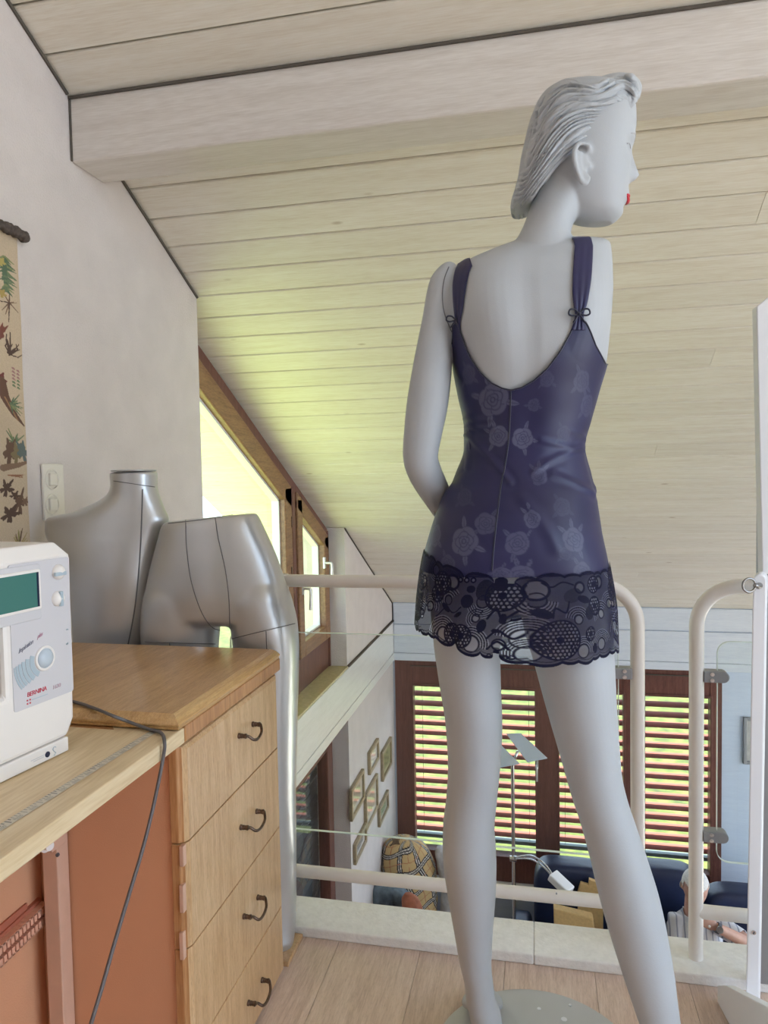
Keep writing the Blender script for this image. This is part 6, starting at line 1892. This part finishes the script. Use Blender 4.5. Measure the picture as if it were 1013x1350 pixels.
def garment(name, sel, off, mat):
    fs = [f for f in Fp if all(sel[i] for i in f)]
    ids = sorted({i for f in fs for i in f}); mp = {i: k for k, i in enumerate(ids)}
    mb = MB(); mb.add(Vp[ids] + Np[ids] * off, [tuple(mp[i] for i in f) for f in fs])
    o = mb.build(name, mat, per_, smooth=True); s_ = o.modifiers.new('s', 'SOLIDIFY'); s_.thickness = .004; s_.offset = -1; return o
def dseg(a, b):
    a = np.array(a); b = np.array(b); e = b - a; t = np.clip((Vp - a) @ e / (e @ e), 0, 1); return np.linalg.norm(Vp - a - t[:, None] * e, axis=1), t
m, nt, out = newmat('striped_shirt')
p = N(nt, 'ShaderNodeBsdfPrincipled'); nt.links.new(p.outputs[0], out.inputs[0]); p.inputs['Roughness'].default_value = .85
wv = N(nt, 'ShaderNodeTexWave', {'Vector': coords(nt)}); wv.inputs['Scale'].default_value = 7; wv.inputs['Distortion'].default_value = 1.2; wv.bands_direction = 'X'
nt.links.new(ramp(nt, wv.outputs[0], [(.86, (.66, .66, .70)), (.93, (.30, .32, .40))]), p.inputs['Base Color'])
d1, t1 = dseg(shL, elL); d2, t2 = dseg(shR, elR); dh, _ = dseg(hip, neck)
tor = (Vp[:, 2] > hipz - .02) & (Vp[:, 2] < neck[2] - .035) & (dh < .24) & (Vp[:, 1] > PY - .14)
slv = ((d1 < .075) & (t1 < .62)) | ((d2 < .075) & (t2 < .62))
dfa, _ = dseg(elL, haL); dfb, _ = dseg(elR, haR)
garment('shirt', (tor | slv) & ~((dfa < .05)) & ~((dfb < .05)), .012, m)
leg = (Vp[:, 2] < hipz + .06) & (Vp[:, 2] > ZL + .11) & (dfa > .06) & (dfb > .06) & (np.linalg.norm(Vp - haR, axis=1) > .13) & (np.linalg.norm(Vp - haL, axis=1) > .13)
garment('trousers', leg, .008, MAT['trouser'])
garment('shoes', Vp[:, 2] < ZL + .10, .006, MAT['mach_dark'])
hl_ = (Vp - hc_) @ HU; fl_ = (Vp - hc_) @ HA; xl_ = np.abs((Vp - hc_) @ HX)
hsel = (np.linalg.norm(Vp - hc_, axis=1) < .16) & ((hl_ > .062) | ((fl_ < -.012) & (hl_ > -.055)) | ((fl_ < .02) & (hl_ > .02))) & (hl_ > -.08)
garment('hair', hsel, .009, MAT['hairwhite'])
mb = MB(); wa = wrR - ad * .006
t = np.linspace(0, 2 * math.pi, 28, endpoint=False)
mb.rings([[wa + ad * s_ + (nd * math.cos(q) * .034 + pd * math.sin(q) * .034) for q in t] for s_ in (-.010, .010)]); wt = mb.build('watch_strap', MAT['mach_dark'], per_, smooth=True, angle=40)
mb = MB(); mb.cyl(wa + pd * (.036 if pd[1] < 0 else -.036), pd, .021, .010, 24); mb.build('watch_case', MAT['steel'], wt, smooth=True, angle=40)
for sd in (-1, 1):
    mb = MB(); h = bvP.ray_cast(Vector(hc_ + HX * sd * .029 + HU * .013 + HA * .3), Vector(-HA)); mb.ball(np.array(h[0]) - HA * .004, .0095, n=12, m=8); mb.build('eye', MAT['mach'], per_, smooth=True)
mb = MB(); h = [bvP.ray_cast(Vector(hc_ + HX * x - HU * .055 + HA * .3), Vector(-HA))[0] for x in np.linspace(-.022, .022, 9)]
mb.tube([np.array(q) + HA * .0005 for q in h], .0032, 8); mb.build('mouth', plain('lip_skin', (.45, .18, .15), .5), per_, smooth=True)
setparent(pb, per_)

# ------------------------------------------------------------------ hedge beyond the garden
def hedge(name, x0, x1, y, h, label, seed):
    rg = np.random.default_rng(seed); nn = 5200
    P = np.stack([rg.uniform(x0, x1, nn), y + rg.normal(0, .35, nn), ZL - .1 + h * rg.random(nn) ** .8], 1)
    n_ = rg.normal(size=(nn, 3)); n_ /= np.linalg.norm(n_, axis=1)[:, None]; a = np.cross(n_, rg.normal(size=(nn, 3))); a /= np.linalg.norm(a, axis=1)[:, None]; b = np.cross(n_, a)
    s_ = rg.uniform(.06, .14, nn)[:, None]
    V = np.stack([P - a * s_, P - b * s_ * .5, P + a * s_, P + b * s_ * .5], 1).reshape(-1, 3)
    mb = MB(); mb.add(V, [tuple(range(4 * i, 4 * i + 4)) for i in range(nn)])
    o = mb.build(name, plain('hedge_leaf', (.16, .24, .04), .6, noise=.5, nscale=1.5), None)
    return tag(o, label, 'hedge')
hedge('hedge', -6, 9, 19, 2.4, 'green garden hedge far beyond the lawn, seen between the blind slats', 4)
# ------------------------------------------------------------------ daylight
w = bpy.data.worlds.new('sky'); SC.world = w; w.use_nodes = True
nt = w.node_tree; nt.nodes.clear()
out = nt.nodes.new('ShaderNodeOutputWorld')
bg = nt.nodes.new('ShaderNodeBackground'); nt.links.new(bg.outputs[0], out.inputs[0])
bg.inputs[0].default_value = (.65, .81, 1.0, 1); bg.inputs[1].default_value = 2.7
sun = bpy.data.lights.new('sun', 'SUN'); sun.energy = 12; sun.angle = .01; sun.color = (1, .95, .85)
so = bpy.data.objects.new('sun', sun); COL.objects.link(so)
d = Vector((.35, -.45, -1.0)).normalized()
so.rotation_euler = d.to_track_quat('-Z', 'Y').to_euler(); so.location = (-5, 10, 12)
SC.view_settings.exposure = 0.85
